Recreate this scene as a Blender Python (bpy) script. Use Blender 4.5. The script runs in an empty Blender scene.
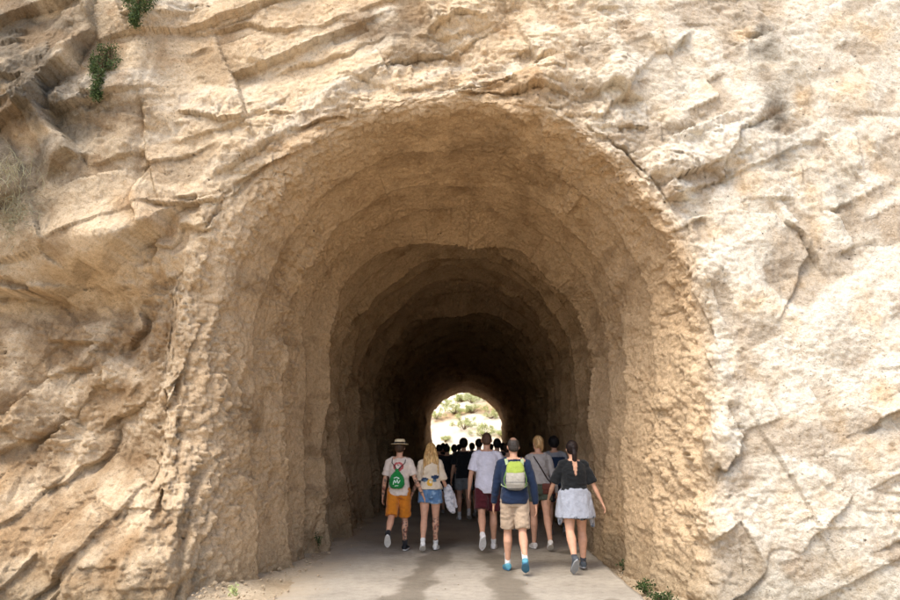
import bpy, bmesh, math, random
import numpy as np
from mathutils import Vector, Matrix

# ------------------------------------------------------------------ camera, sky, sun, exposure
SC = bpy.context.scene
COL = SC.collection
FPX, HORIZON, EYE = 700.0, 448.0, 1.6            # focal length in photo pixels, horizon row, eye height
PITCH = math.atan((HORIZON - 300.0) / FPX)
cam_data = bpy.data.cameras.new('camera')
cam = bpy.data.objects.new('camera', cam_data)
COL.objects.link(cam)
cam.location = (0, 0, EYE)
cam.rotation_euler = (math.pi / 2 + PITCH, 0, 0)
cam_data.sensor_width = 36.0
cam_data.lens = 36.0 * FPX / 900.0
cam_data.clip_end = 2000
cam_data.dof.use_dof = True
cam_data.dof.focus_distance = 8.8
cam_data.dof.aperture_fstop = 2.0
SC.camera = cam

SUN_EL, SUN_AZ = math.radians(60), math.radians(-38)   # azimuth measured from behind the camera towards its right
world = bpy.data.worlds.new('World')
SC.world = world
world.use_nodes = True
wn = world.node_tree.nodes
sky = wn.new('ShaderNodeTexSky')
sky.sky_type = 'NISHITA'
sky.sun_disc = False
sky.sun_elevation = SUN_EL
sky.sun_rotation = math.pi - SUN_AZ
sky.air_density = 1.0
sky.dust_density = 3.0
wn['Background'].inputs[1].default_value = 0.15
world.node_tree.links.new(sky.outputs[0], wn['Background'].inputs[0])

sun_data = bpy.data.lights.new('sun', 'SUN')
sun_data.energy = 1.5
sun_data.angle = math.radians(30)
sun_data.color = (1.0, 0.93, 0.82)
sun = bpy.data.objects.new('sun', sun_data)
COL.objects.link(sun)
to_sun = Vector((math.sin(SUN_AZ) * math.cos(SUN_EL), -math.cos(SUN_AZ) * math.cos(SUN_EL), math.sin(SUN_EL)))
sun.rotation_euler = to_sun.to_track_quat('Z', 'Y').to_euler()
sun.location = to_sun * 40

SC.view_settings.view_transform = 'Standard'
SC.view_settings.look = 'None'
SC.view_settings.exposure = 1.15
SC.view_settings.gamma = 1.0
SC.view_settings.use_white_balance = True
SC.view_settings.white_balance_temperature = 6450
SC.view_settings.white_balance_tint = 10
SC.render.engine = 'CYCLES'
SC.cycles.max_bounces = 10
SC.cycles.diffuse_bounces = 5
SC.cycles.glossy_bounces = 2
SC.cycles.transmission_bounces = 2
SC.cycles.use_denoising = True
SC.cycles.use_adaptive_sampling = True
SC.cycles.adaptive_threshold = 0.02

random.seed(7)
RNG = np.random.default_rng(11)
CP, SP = math.cos(PITCH), math.sin(PITCH)

# ------------------------------------------------------------------ helpers
def ray(px, py):
    dx, dy = px - 450.0, 300.0 - py
    return np.array((dx, FPX * CP - dy * SP, FPX * SP + dy * CP))

def at_y(px, py, Y):
    r = ray(px, py)
    return np.array((0, 0, EYE)) + r * (Y / r[1])

def on_ground(px, py, z=0.0):
    r = ray(px, py)
    return np.array((0, 0, EYE)) + r * ((z - EYE) / r[2])

def lin(r, g, b):
    f = lambda c: (c / 255.0 / 12.92) if c / 255.0 <= 0.04045 else ((c / 255.0 + 0.055) / 1.055) ** 2.4
    return np.array((f(r), f(g), f(b)))

_perm = np.random.default_rng(3).permutation(256)
_perm = np.concatenate([_perm, _perm, _perm]).astype(np.int32)
_g = np.random.default_rng(4).normal(size=(256, 3))
_grad = (_g / np.linalg.norm(_g, axis=1)[:, None]).astype(np.float32)

def _pn(P):
    F = np.floor(P)
    f = (P - F).astype(np.float32)
    I = F.astype(np.int32) & 255
    w = f * f * f * (f * (f * 6 - 15) + 10)
    out = 0
    for a in (0, 1):
        wa = w[:, 0] if a else 1 - w[:, 0]
        pa = _perm[I[:, 0] + a]
        for b in (0, 1):
            wb = wa * (w[:, 1] if b else 1 - w[:, 1])
            pb = _perm[pa + I[:, 1] + b]
            for c in (0, 1):
                g = _grad[_perm[(pb + I[:, 2] + c)] & 255]
                d = g[:, 0] * (f[:, 0] - a) + g[:, 1] * (f[:, 1] - b) + g[:, 2] * (f[:, 2] - c)
                out = out + d * wb * (w[:, 2] if c else 1 - w[:, 2])
    return out * 1.6

def pn(P):
    P = np.asarray(P, dtype=np.float64)
    if len(P) <= 65536:
        return _pn(P)
    return np.concatenate([_pn(P[i:i + 65536]) for i in range(0, len(P), 65536)])

def fbm(P, octaves=4, gain=0.5, ridged=False):
    s, a, t = 0, 1.0, 0
    for o in range(octaves):
        n = pn(P * (2.03 ** o) + o * 17.3)
        if ridged:
            n = 1 - 2 * np.abs(n)
        s = s + a * n
        t += a
        a *= gain
    return s / t

def _facet(P, seed, tilt, curve):
    F = np.floor(P)
    I = F.astype(np.int32)
    f = (P - F).astype(np.float32)
    rng = np.random.default_rng(seed)
    J = rng.random((256, 3)).astype(np.float32)
    G = (rng.normal(size=(256, 3)) * tilt).astype(np.float32)
    A = (rng.random(256) * 0.5).astype(np.float32)
    best = np.full(len(P), -9.0, np.float32)
    for a in (-1, 0, 1):
        pa = _perm[(I[:, 0] + a) & 255]
        for b in (-1, 0, 1):
            pb = _perm[pa + ((I[:, 1] + b) & 255)]
            for c in (-1, 0, 1):
                h = _perm[pb + ((I[:, 2] + c) & 255)]
                d = f - (J[h] + np.array((a, b, c), np.float32))
                v = A[h] + (G[h] * d).sum(1) - curve * (d * d).sum(1)
                best = np.maximum(best, v)
    return best

def facet(P, seed, tilt=0.5, curve=0.7):
    """broken rock: the upper envelope of many tilted, slightly domed plates"""
    return np.concatenate([_facet(P[i:i + 65536], seed, tilt, curve) for i in range(0, len(P), 65536)])

def sstep(e0, e1, x):
    t = np.clip((x - e0) / (e1 - e0), 0, 1)
    return t * t * (3 - 2 * t)

def grid_mesh(name, P, nu, nv, cols=None, smooth=True):
    """P: (nu*nv,3), index = i*nv + j"""
    me = bpy.data.meshes.new(name)
    i, j = np.meshgrid(np.arange(nu - 1), np.arange(nv - 1), indexing='ij')
    q = np.stack([i * nv + j, i * nv + j + 1, (i + 1) * nv + j + 1, (i + 1) * nv + j], -1).reshape(-1, 4)
    n = len(q)
    me.vertices.add(len(P)); me.loops.add(n * 4); me.polygons.add(n)
    me.vertices.foreach_set('co', np.ascontiguousarray(P, np.float32).ravel())
    me.loops.foreach_set('vertex_index', q.astype(np.int32).ravel())
    me.polygons.foreach_set('loop_start', np.arange(0, n * 4, 4, dtype=np.int32))
    me.polygons.foreach_set('use_smooth', np.full(n, smooth))
    me.update(calc_edges=True)
    if cols is not None:
        set_cols(me, cols)
    return me

def set_cols(me, cols):
    a = me.color_attributes.new('Col', 'FLOAT_COLOR', 'POINT')
    c = np.ones((len(me.vertices), 4), np.float32)
    c[:, :3] = cols
    a.data.foreach_set('color', c.ravel())

def pydata(name, V, F, smooth=True, cols=None):
    me = bpy.data.meshes.new(name)
    me.from_pydata([tuple(map(float, v)) for v in V], [], F)
    me.update()
    if smooth:
        me.polygons.foreach_set('use_smooth', np.ones(len(me.polygons), bool))
    if cols is not None:
        set_cols(me, cols)
    return me

def link(name, me, mat=None, parent=None, loc=None):
    o = bpy.data.objects.new(name, me)
    COL.objects.link(o)
    if mat is not None and me is not None and not me.materials:
        me.materials.append(mat)
    if parent is not None:
        o.parent = parent
    if loc is not None:
        o.location = loc
    return o

def tag(o, label, cat, group=None):
    o['label'] = label
    o['category'] = cat
    if group:
        o['group'] = group
    return o

def structure(o):
    o['kind'] = 'structure'
    return o

# ------------------------------------------------------------------ materials
def new_mat(name, rough=0.9):
    m = bpy.data.materials.new(name)
    m.use_nodes = True
    nt = m.node_tree
    b = nt.nodes['Principled BSDF']
    b.inputs['Roughness'].default_value = rough
    b.inputs['Specular IOR Level'].default_value = 0.25
    return m, nt, b

def N(nt, kind, **kw):
    n = nt.nodes.new(kind)
    for k, v in kw.items():
        if k in n.inputs:
            n.inputs[k].default_value = v
        else:
            setattr(n, k, v)
    return n

def mixc(nt, fac, a, b, mode='MIX'):
    n = nt.nodes.new('ShaderNodeMix')
    n.data_type = 'RGBA'
    n.blend_type = mode
    for s, v in ((n.inputs['Factor'], fac), (n.inputs[6], a), (n.inputs[7], b)):
        if hasattr(v, 'is_linked') or hasattr(v, 'links'):
            nt.links.new(v, s)
        elif isinstance(v, (int, float)):
            s.default_value = v
        else:
            s.default_value = (*v, 1) if len(v) == 3 else v
    return n.outputs[2]

def ramp(nt, src, stops):
    r = nt.nodes.new('ShaderNodeValToRGB')
    el = r.color_ramp.elements
    while len(el) < len(stops):
        el.new(0.5)
    for e, (p, c) in zip(el, stops):
        e.position = p
        e.color = (c, c, c, 1) if isinstance(c, (int, float)) else (*c, 1)
    nt.links.new(src, r.inputs[0])
    return r.outputs[0]

def rock_material():
    m, nt, b = new_mat('tufa_rock', 0.95)
    b.inputs['Specular IOR Level'].default_value = 0.1
    L = nt.links.new
    co = N(nt, 'ShaderNodeTexCoord').outputs['Object']
    col = N(nt, 'ShaderNodeVertexColor', layer_name='Col').outputs[0]
    n1 = N(nt, 'ShaderNodeTexNoise', Scale=2.2, Detail=8.0, Roughness=0.62); L(co, n1.inputs['Vector'])
    n2 = N(nt, 'ShaderNodeTexNoise', Scale=19.0, Detail=6.0, Roughness=0.7); L(co, n2.inputs['Vector'])
    n3 = N(nt, 'ShaderNodeTexNoise', Scale=75.0, Detail=4.0, Roughness=0.65); L(co, n3.inputs['Vector'])
    v1 = N(nt, 'ShaderNodeTexVoronoi', Scale=17.0); L(co, v1.inputs['Vector'])
    v2 = N(nt, 'ShaderNodeTexVoronoi', Scale=48.0); L(co, v2.inputs['Vector'])
    c = mixc(nt, 1.0, col, ramp(nt, n1.outputs[0], [(0.28, 0.86), (0.5, 1.0), (0.72, 1.1)]), 'MULTIPLY')
    c = mixc(nt, 1.0, c, ramp(nt, n2.outputs[0], [(0.3, (0.76, 0.70, 0.62)), (0.52, (1.0, 1.0, 1.0)), (0.75, (1.14, 1.14, 1.13))]), 'MULTIPLY')
    c = mixc(nt, 1.0, c, ramp(nt, n3.outputs[0], [(0.32, 0.80), (0.62, 1.10)]), 'MULTIPLY')
    # small dark pits, only in patches
    pit = ramp(nt, v1.outputs['Distance'], [(0.08, 1.0), (0.17, 0.0)])
    wv = N(nt, 'ShaderNodeTexNoise', Scale=30.0, Detail=3.0); L(co, wv.inputs['Vector'])
    wa = N(nt, 'ShaderNodeVectorMath', operation='MULTIPLY_ADD'); L(wv.outputs[1], wa.inputs[0]); wa.inputs[1].default_value = (0.07, 0.07, 0.05); L(co, wa.inputs[2])
    v3 = N(nt, 'ShaderNodeTexVoronoi', Scale=6.5); L(wa.outputs[0], v3.inputs['Vector'])
    p3 = ramp(nt, v3.outputs['Distance'], [(0.05, 0.85), (0.12, 0.0)])
    n4 = N(nt, 'ShaderNodeTexNoise', Scale=0.9, Detail=3.0); L(co, n4.inputs['Vector'])
    p3m = N(nt, 'ShaderNodeMath', operation='MULTIPLY'); L(p3, p3m.inputs[0]); L(ramp(nt, n4.outputs[0], [(0.52, 0.0), (0.62, 1.0)]), p3m.inputs[1])
    pit3 = p3m.outputs[0]
    pit2 = ramp(nt, v2.outputs['Distance'], [(0.1, 1.0), (0.22, 0.0)])
    patch = ramp(nt, n1.outputs[0], [(0.47, 0.0), (0.63, 1.0)])
    mul = N(nt, 'ShaderNodeMath', operation='MULTIPLY'); L(pit, mul.inputs[0]); L(patch, mul.inputs[1])
    pm = N(nt, 'ShaderNodeMath', operation='MULTIPLY'); L(mul.outputs[0], pm.inputs[0]); pm.inputs[1].default_value = 0.5
    c = mixc(nt, pm.outputs[0], c, (0.16, 0.10, 0.055))
    c = mixc(nt, pit3, c, (0.10, 0.065, 0.04))
    L(c, b.inputs['Base Color'])
    # relief
    h1 = N(nt, 'ShaderNodeMath', operation='MULTIPLY_ADD'); L(n2.outputs[0], h1.inputs[0]); h1.inputs[1].default_value = 1.0
    hs = N(nt, 'ShaderNodeMath', operation='MULTIPLY'); L(n3.outputs[0], hs.inputs[0]); hs.inputs[1].default_value = 0.26
    L(hs.outputs[0], h1.inputs[2])
    hp = N(nt, 'ShaderNodeMath', operation='MULTIPLY'); L(pit2, hp.inputs[0]); L(patch, hp.inputs[1])
    h2 = N(nt, 'ShaderNodeMath', operation='MULTIPLY_ADD'); L(hp.outputs[0], h2.inputs[0]); h2.inputs[1].default_value = -0.3; L(h1.outputs[0], h2.inputs[2])
    h3 = N(nt, 'ShaderNodeMath', operation='MULTIPLY_ADD'); L(mul.outputs[0], h3.inputs[0]); h3.inputs[1].default_value = -0.5; L(h2.outputs[0], h3.inputs[2])
    h4 = N(nt, 'ShaderNodeMath', operation='MULTIPLY_ADD'); L(pit3, h4.inputs[0]); h4.inputs[1].default_value = -0.6; L(h3.outputs[0], h4.inputs[2])
    bp = N(nt, 'ShaderNodeBump', Strength=1.0, Distance=0.042)
    L(h4.outputs[0], bp.inputs['Height']); L(bp.outputs[0], b.inputs['Normal'])
    return m

ROCK = rock_material()

# ------------------------------------------------------------------ tunnel axis and outline
Y0, YEND = 8.0, 45.0
def axis_x(y):
    return 0.02 + 0.027 * (np.maximum(y, Y0) - Y0)

def outline(t):
    """bore section from the left foot over the crown to the right foot; t in 0..1 -> x, z, nx, nz"""
    R, zc, foot = 2.86, 3.02, -0.5
    hw = zc - foot
    s = t * (2 * hw + math.pi * R)
    x = np.empty_like(s); z = np.empty_like(s); nx = np.empty_like(s); nz = np.empty_like(s)
    a = s < hw
    c = s > hw + math.pi * R
    m = ~(a | c)
    lean = 0.22
    def wall(h, sgn):
        k = 1 - h / hw
        return sgn * (R - lean * k * k), foot + h
    x[a], z[a] = wall(s[a], -1); nx[a] = -1; nz[a] = -0.12 * (1 - s[a] / hw)
    hh = (2 * hw + math.pi * R) - s[c]
    x[c], z[c] = wall(hh, 1); nx[c] = 1; nz[c] = -0.12 * (1 - hh / hw)
    th = math.pi - (s[m] - hw) / R
    x[m], z[m] = R * np.cos(th), zc + R * np.sin(th); nx[m] = np.cos(th); nz[m] = np.sin(th)
    return x, z, nx, nz

# ledges read off the photograph: pixel polyline on the face, which side stands proud, how far, fall-offs
LEDGES = [
    ([(-40, 296), (0, 292), (40, 290), (62, 284), (85, 266), (112, 262), (140, 255), (158, 238)], 1, 0.24, 1.0, 0.22, 0.32),
    ([(-30, 66), (0, 62), (25, 60), (48, 36), (75, 25), (102, 20)], -1, 0.13, 0.5, 0.06, 0.15),
    ([(100, 18), (104, 48), (90, 85), (70, 103), (67, 130), (80, 150)], -1, 0.20, 0.6, 0.10, 0.3),
    ([(86, 170), (60, 185), (40, 205), (0, 240)], 1, 0.10, 0.3, 0.08, 0.2),
    ([(152, 250), (150, 200), (151, 150), (150, 120)], 1, 0.09, 0.7, 0.06, 0.12),
    ([(372, 63), (402, 53), (417, 44), (450, 47), (474, 29), (505, 10), (515, -10)], 1, 0.12, 0.7, 0.13, 0.22),
    ([(440, 16), (458, 8), (478, 3), (505, 9)], 1, 0.07, 0.25, 0.06, 0.12),
    ([(225, 162), (250, 144), (271, 137), (288, 125), (319, 120), (347, 125)], 1, 0.08, 0.4, 0.07, 0.14),
    ([(360, 72), (388, 78), (420, 88)], 1, 0.05, 0.3, 0.06, 0.12),
    ([(485, 78), (500, 76), (520, 68), (535, 53), (548, 44)], 1, 0.04, 0.2, 0.05, 0.10),
    ([(470, 98), (500, 94), (540, 87), (575, 95), (610, 84), (634, 92)], 1, 0.10, 0.4, 0.09, 0.18),
    ([(560, 125), (600, 108), (640, 74), (662, 53), (688, 34)], 1, 0.07, 0.35, 0.07, 0.14),
    ([(686, 164), (706, 172), (726, 169), (735, 150), (748, 128), (775, 112)], 1, 0.07, 0.45, 0.08, 0.14),
    ([(672, 250), (694, 216), (730, 202), (768, 216)], -1, 0.10, 0.6, 0.05, 0.2),
    ([(700, 458), (722, 470), (742, 448)], 1, 0.06, 0.2, 0.10, 0.14),
    ([(840, 436), (862, 424), (888, 414), (920, 408)], 1, 0.08, 0.25, 0.11, 0.15),
    ([(780, 210), (800, 240), (818, 262)], 1, 0.05, 0.3, 0.05, 0.12),
    ([(850, 250), (872, 240), (900, 236)], 1, 0.06, 0.3, 0.08, 0.12),
    ([(770, 0), (790, 40), (806, 75)], -1, 0.07, 0.4, 0.06, 0.15),
    ([(105, 420), (125, 404), (165, 390), (182, 372)], 1, 0.09, 0.35, 0.09, 0.18),
    ([(40, 372), (72, 368), (90, 345), (96, 320)], 1, 0.09, 0.4, 0.12, 0.2),
    ([(0, 452), (30, 430), (62, 402), (90, 385)], 1, 0.08, 0.35, 0.10, 0.2),
    ([(0, 532), (40, 500), (80, 470), (104, 440)], 1, 0.08, 0.35, 0.10, 0.2),
    ([(60, 596), (95, 548), (122, 500), (142, 470)], 1, 0.07, 0.3, 0.08, 0.18),
    ([(205, 420), (222, 402), (240, 408), (252, 428)], 1, 0.07, 0.25, 0.10, 0.15),
    ([(170, 215), (200, 205), (235, 190), (262, 168)], 1, 0.05, 0.35, 0.05, 0.12),
    ([(160, 250), (190, 236), (220, 234)], 1, 0.05, 0.3, 0.06, 0.12),
    ([(285, 60), (310, 48), (345, 42), (368, 34)], 1, 0.04, 0.3, 0.05, 0.10),
    ([(200, 25), (240, 18), (285, 22), (330, 12)], 1, 0.06, 0.4, 0.05, 0.12),
    ([(185, 110), (215, 122), (245, 118), (280, 96)], 1, 0.04, 0.3, 0.05, 0.12),
    ([(640, 560), (668, 530), (690, 500), (705, 470)], -1, 0.05, 0.3, 0.06, 0.15),
    ([(760, 330), (790, 300), (805, 260)], 1, 0.04, 0.3, 0.05, 0.12),
    ([(730, 600), (760, 560), (800, 540), (840, 500)], 1, 0.06, 0.3, 0.06, 0.15),
]

def ledge_relief(X, Z, warp):
    d_out = np.zeros_like(X)
    Xw = X + 0.20 * warp[0] + 0.05 * warp[2]
    Zw = Z + 0.20 * warp[1] + 0.05 * warp[3]
    for pts, side, h, wp, rec, wr in LEDGES:
        Q = np.array([at_y(px, py, Y0)[[0, 2]] for px, py in pts])
        lo, hi = Q.min(0) - 2.2 * max(wp, wr), Q.max(0) + 2.2 * max(wp, wr)
        k = np.nonzero((Xw > lo[0]) & (Xw < hi[0]) & (Zw > lo[1]) & (Zw < hi[1]))[0]
        if not len(k):
            continue
        x, z = Xw[k], Zw[k]
        best = np.full(len(k), 1e9); sg = np.zeros(len(k)); endd = np.zeros(len(k))
        for n in range(len(Q) - 1):
            a, b = Q[n], Q[n + 1]
            e = b - a
            t = ((x - a[0]) * e[0] + (z - a[1]) * e[1]) / (e @ e)
            tc = np.clip(t, 0, 1)
            dx, dz = x - a[0] - tc * e[0], z - a[1] - tc * e[1]
            d = np.hypot(dx, dz)
            s = np.sign(e[0] * (z - a[1]) - e[1] * (x - a[0]))
            over = np.zeros(len(k))
            if n == 0:
                over = np.where(t < 0, -t * np.hypot(*e), over)
            if n == len(Q) - 2:
                over = np.where(t > 1, (t - 1) * np.hypot(*e), over)
            u = d < best
            best = np.where(u, d, best); sg = np.where(u, s, sg); endd = np.where(u, over, endd)
        if Q[0, 0] > Q[-1, 0] and side == 1:
            sg = -sg                                     # polyline drawn right to left: keep "above" proud
        up = sg * side > 0
        fade = np.exp(-(endd / (0.5 * wp)) ** 2)
        prof = np.where(up, h * np.exp(-best / wp) * (1 - 0.35 * np.exp(-best / 0.02)), -rec * np.exp(-(best / wr)) )
        d_out[k] += prof * fade * np.clip(0.75 + 1.3 * warp[4][k], 0.1, 1.4)
    return d_out

BORE_LEDGES = np.array([8.0, 9.0, 9.9, 10.8, 11.8, 12.8, 13.7, 14.7, 15.8, 17.0, 18.3, 19.6, 21.0, 22.6, 24.4, 26.5, 29.0, 32.0, 35.0, 39.0, 46.0])
BORE_AMP_WALL = np.array([.0, .08, .13, .10, .17, .12, .15, .12, .15, .13, .17, .14, .15, .15, .16, .16, .18, .18, .16, .05, .0])
BORE_AMP_CROWN = np.array([.0, .03, .04, .05, .21, .06, .10, .07, .11, .09, .21, .10, .14, .10, .16, .12, .16, .14, .12, .05, .0])

def build_rock():
    NU = 1150
    # denser towards the upper corners of the picture, where the fan spreads
    t = np.linspace(0, 1, NU)
    tt = t + 0.020 * np.sin(2 * math.pi * t * 2 + 0.0) * 0
    ox, oz, onx, onz = outline(tt)
    # stations along the profile: s < 0 inside the bore (metres of depth), s > 0 over the lip and along the face
    ins = [-0.0]
    step = 0.016
    while -ins[-1] < YEND - Y0 - 2.0:
        dep = -ins[-1]
        step = 0.014 + 0.0016 * dep ** 1.35
        ins.append(ins[-1] - step)
    ins = np.array(ins[::-1])
    face = np.concatenate([np.arange(0.005, 0.25, 0.005), np.arange(0.25, 5.6, 0.0128), 5.6 + np.cumsum(np.linspace(0.03, 2.2, 26))])
    S = np.concatenate([ins, face])
    NV = len(S)
    n_in = len(ins)
    crown = np.clip(onz, 0, 1)
    rho = np.where(ox < 0, 0.55 - 0.30 * crown ** 1.0, 0.24)
    rho = np.where(np.abs(ox) < 1.2, 0.24, rho)
    kern = np.ones(61) / 61
    rho = np.convolve(np.pad(rho, 30, mode='edge'), kern, 'valid')
    rho_, s_ = rho[:, None], S[None, :]
    quarter = rho_ * math.pi / 2
    a = np.clip(s_ / rho_, 0, math.pi / 2)
    r = np.where(s_ <= 0, 0, np.where(s_ < quarter, rho_ - rho_ * np.cos(a), rho_ + (s_ - quarter)))
    y = np.where(s_ <= 0, Y0 + rho_ - s_, np.where(s_ < quarter, Y0 + rho_ - rho_ * np.sin(a), Y0))
    r = r + 0.03 * np.exp(-(np.maximum(y - Y0, 0) / 1.5) ** 1.5) * (1 - crown[:, None])     # the jambs open outwards at the mouth
    X = ox[:, None] + onx[:, None] * r + axis_x(y)
    Z = oz[:, None] + onz[:, None] * r
    Y = y.copy()
    nX = -onx[:, None] * np.cos(a); nZ = -onz[:, None] * np.cos(a); nY = -np.sin(a)
    fac = np.sin(a) ** 2                                    # 0 in the bore, 1 on the face
    shp = X.shape
    P0 = np.stack([X, Y, Z], -1).reshape(-1, 3)
    fac, rr = fac.ravel(), r.ravel()
    bore = 1 - fac
    dep = np.maximum(P0[:, 1] - Y0, 0)
    crown_ = np.repeat(crown, NV)
    u_ = np.repeat(tt * 14.0, NV)
    left_ = np.repeat(sstep(0.4, -1.6, ox), NV)

    Nrm = np.stack([np.broadcast_to(nX, shp), np.broadcast_to(nY, shp), np.broadcast_to(nZ, shp)], -1).reshape(-1, 3)
    Pg, P0 = P0, P0 + 0.22 * Nrm                            # noise is read a little in front of the rock, so it does not stretch round the lip
    big = fbm(P0 * 0.33 + 3.1, 3)
    w1, w2 = fbm(P0 * 1.3 + 9, 3), fbm(P0 * 1.3 + 31, 3)
    wf1, wf2 = pn(P0 * 7 + 9), pn(P0 * 7 + 31)
    # bedding directions: shallow rise to the right on top, steep on the lower left
    def along(P, ang, ky, kz):
        c, s = math.cos(ang), math.sin(ang)
        q = P.copy()
        q[:, 0] = (P[:, 0] * c + P[:, 2] * s)
        q[:, 2] = (-P[:, 0] * s + P[:, 2] * c) * kz
        q[:, 1] *= ky
        return q
    low_left = sstep(-1.8, -3.0, P0[:, 0]) * sstep(3.9, 3.0, P0[:, 2]) * fac
    warp3 = np.stack([w1, wf1 * 0.3, w2], -1)
    PF = along(P0 + 0.07 * warp3, math.radians(24), 1, 1.7)
    PL = along(P0 + 0.07 * warp3, math.radians(56), 1, 1.9)
    mixd = (1 - low_left)[:, None]
    PD = PF * mixd + PL * (1 - mixd)
    f1 = facet(PD / 1.3, 5, 0.75, 0.5)
    f2 = facet(PD / 0.46 + 5, 6, 0.9, 0.6)
    f25 = facet((P0 + 0.04 * warp3) / np.array((0.24, 0.24, 0.19)) + 15, 16, 0.9, 0.6); f25 -= f25.mean()
    f1 -= f1.mean(); f2 -= f2.mean()
    scar = sstep(-0.15, 0.2, fbm(P0 * 0.8 + 111, 2))         # where chips left hollows with sharp crests instead of humps
    f2 = f2 * (1 - 1.9 * scar)
    m1 = fbm(P0 * 3.2 + 4, 4)
    rg = fbm(PD * np.array((2.0, 2.0, 3.4)) + 2, 4, 0.55, True)
    calm = sstep(0.02, 0.32, fbm(P0 * 0.6 + 51, 3))       # patches of smooth and of broken rock
    right_ = sstep(1.0, 3.4, P0[:, 0]) * fac
    rough = (0.30 + 0.95 * calm) * (1 - 0.25 * right_) * (1 - 0.15 * bore * sstep(0.8, 2.0, dep)) + 0.55 * low_left
    d = 0.16 * big * fac + 0.05 * big * bore
    d += (0.135 * f1 * (1 - 0.5 * right_) * (1 - 0.3 * low_left + 0.12 * sstep(-3.4, -4.2, P0[:, 0]) * sstep(4.2, 5.2, P0[:, 2])) + 0.062 * f2 * (0.2 + rough)) * (fac + 0.27 * bore)
    d += 0.034 * f25 * (rough + 0.05) * (fac + 0.4 * bore)
    d += 0.010 * rg * rough * (fac * 0.8 + 0.3 * bore) + 0.022 * m1 * (0.5 + 0.5 * fac)
    # rounded lip broken by bites, rougher on the right jamb
    lip = np.exp(-((rr - 0.15) / 0.35) ** 2) * np.exp(-np.maximum(dep - 0.3, 0) / 0.5)
    d += lip * (0.09 * fbm(P0 * 2.1 + 77, 3) + 0.03 * f2)
    jamb = sstep(0.5, 2.0, P0[:, 0]) * np.exp(-dep / 1.6) * bore
    d += jamb * (0.03 * rg + 0.03 * m1)
    # ledges on the face
    d += ledge_relief(P0[:, 0], P0[:, 2], (w1, w2, pn(P0 * 3.7 + 90), pn(P0 * 3.7 + 130), pn(P0 * 1.6 + 170))) * fac
    # large shapes of the face
    gx, gz = Pg[:, 0], Pg[:, 2]
    d += fac * (0.42 * sstep(-3.25, -4.0, gx + 0.12 * w1) * sstep(3.0, 3.9, gz + 0.25 * w2)            # block standing out at the upper left
                - 0.40 * sstep(-2.7, -3.6, gx) * sstep(4.0, 3.3, gz) * sstep(-6.0, -4.4, gx)
                + 0.35 * sstep(-4.2, -5.6, gx) * sstep(3.4, 1.5, gz) + 0.85 * sstep(-2.6, -3.4, gx) * sstep(1.8, 0.0, gz)          # foot of the wall at the lower left
                - 0.30 * sstep(2.6, 1.2, gx) * sstep(5.4, 6.4, gz) * 0.0
                + 0.28 * sstep(3.0, 5.2, gx) * sstep(4.2, 2.0, gz))
    # shadowed hollow under the overhang on the left
    hq = at_y(98, 296, Y0)
    d -= fac * 0.30 * np.exp(-(((gx - hq[0]) / 0.42) ** 2 + ((gz - hq[2]) / 0.20) ** 2))
    # drill groove
    gq = at_y(152, 100, Y0)
    d -= fac * 0.035 * np.exp(-((gx - gq[0] - 0.03 * w1) / 0.028) ** 2) * sstep(4.6, 5.0, gz) * sstep(7.2, 6.6, gz)
    # stepped rings inside the bore: the rock comes in towards every ledge, then jumps back
    yl = P0[:, 1] - 0.75 * fbm(np.stack([u_ * 0.45, dep * 0.2, 0 * u_], -1), 4, 0.55) * sstep(0.3, 2.5, dep) - 0.10 * w1
    k = np.clip(np.searchsorted(BORE_LEDGES, yl, side='right') - 1, 0, len(BORE_LEDGES) - 2)
    y0, y1 = BORE_LEDGES[k], BORE_LEDGES[k + 1]
    q = np.clip((yl - y0) / (y1 - y0), 0, 1)
    amp_n = BORE_AMP_WALL[k + 1] * (1 - crown_) + BORE_AMP_CROWN[k + 1] * crown_
    amp_p = BORE_AMP_WALL[k] * (1 - crown_) + BORE_AMP_CROWN[k] * crown_
    var = 0.4 + 0.85 * np.clip(0.5 + 1.3 * fbm(np.stack([u_ * 0.5, k * 7.7, 0 * u_], -1), 2), 0, 1)
    saw = amp_n * q ** 1.7 - 0.35 * amp_p * np.exp(-q / 0.2)
    d += 1.75 * bore * var * saw * sstep(0.2, 1.0, dep)
    # slight narrowing towards the far end
    d += bore * (0.40 * (1 - np.exp(-dep / 1.5)) + 0.28 * sstep(22, 40, P0[:, 1]) + crown_ * 0.25 * sstep(20, 38, P0[:, 1]))
    
    # keep the lip from folding through itself
    rho_v = np.repeat(rho, NV)
    sv = np.tile(S, NU)
    off = np.maximum(np.maximum(-sv, sv - rho_v * math.pi / 2), 0)
    lw = np.exp(-(off / 0.22) ** 2)
    lim = -0.55 * rho_v
    dm = lim + 0.06 * np.logaddexp(0, (d - lim) / 0.06)
    d = d * (1 - lw) + dm * lw
    # fine relief is read on the displaced rock, so it does not streak on steep steps
    P1 = Pg + Nrm * d[:, None]
    f3 = facet((P1 + 0.05 * warp3) / 0.13 + 2, 8, 0.8, 0.9); f3 = -(f3 - f3.mean())
    f4 = facet((P1 + 0.02 * warp3) / np.array((0.055, 0.055, 0.042)) + 7, 12, 0.9, 0.9); f4 -= f4.mean()
    m2 = fbm(P1 * 19.0 + 8, 3, 0.65)
    d += 0.030 * f3 * (rough - 0.15 + 0.18 * jamb) + 0.012 * f4 * (0.55 + rough) + 0.014 * m2 * (0.55 + rough)
    d += lw * ((0.020 - 0.016 * left_) * f3 + 0.03 * fbm(P1 * 4.0 + 17, 3) + 0.008 * f4)
    P = Pg + Nrm * d[:, None]
    P[:, 1] += fac * 0.06 * np.maximum(P0[:, 2] - 4.0, 0)       # the face leans back a little
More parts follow.
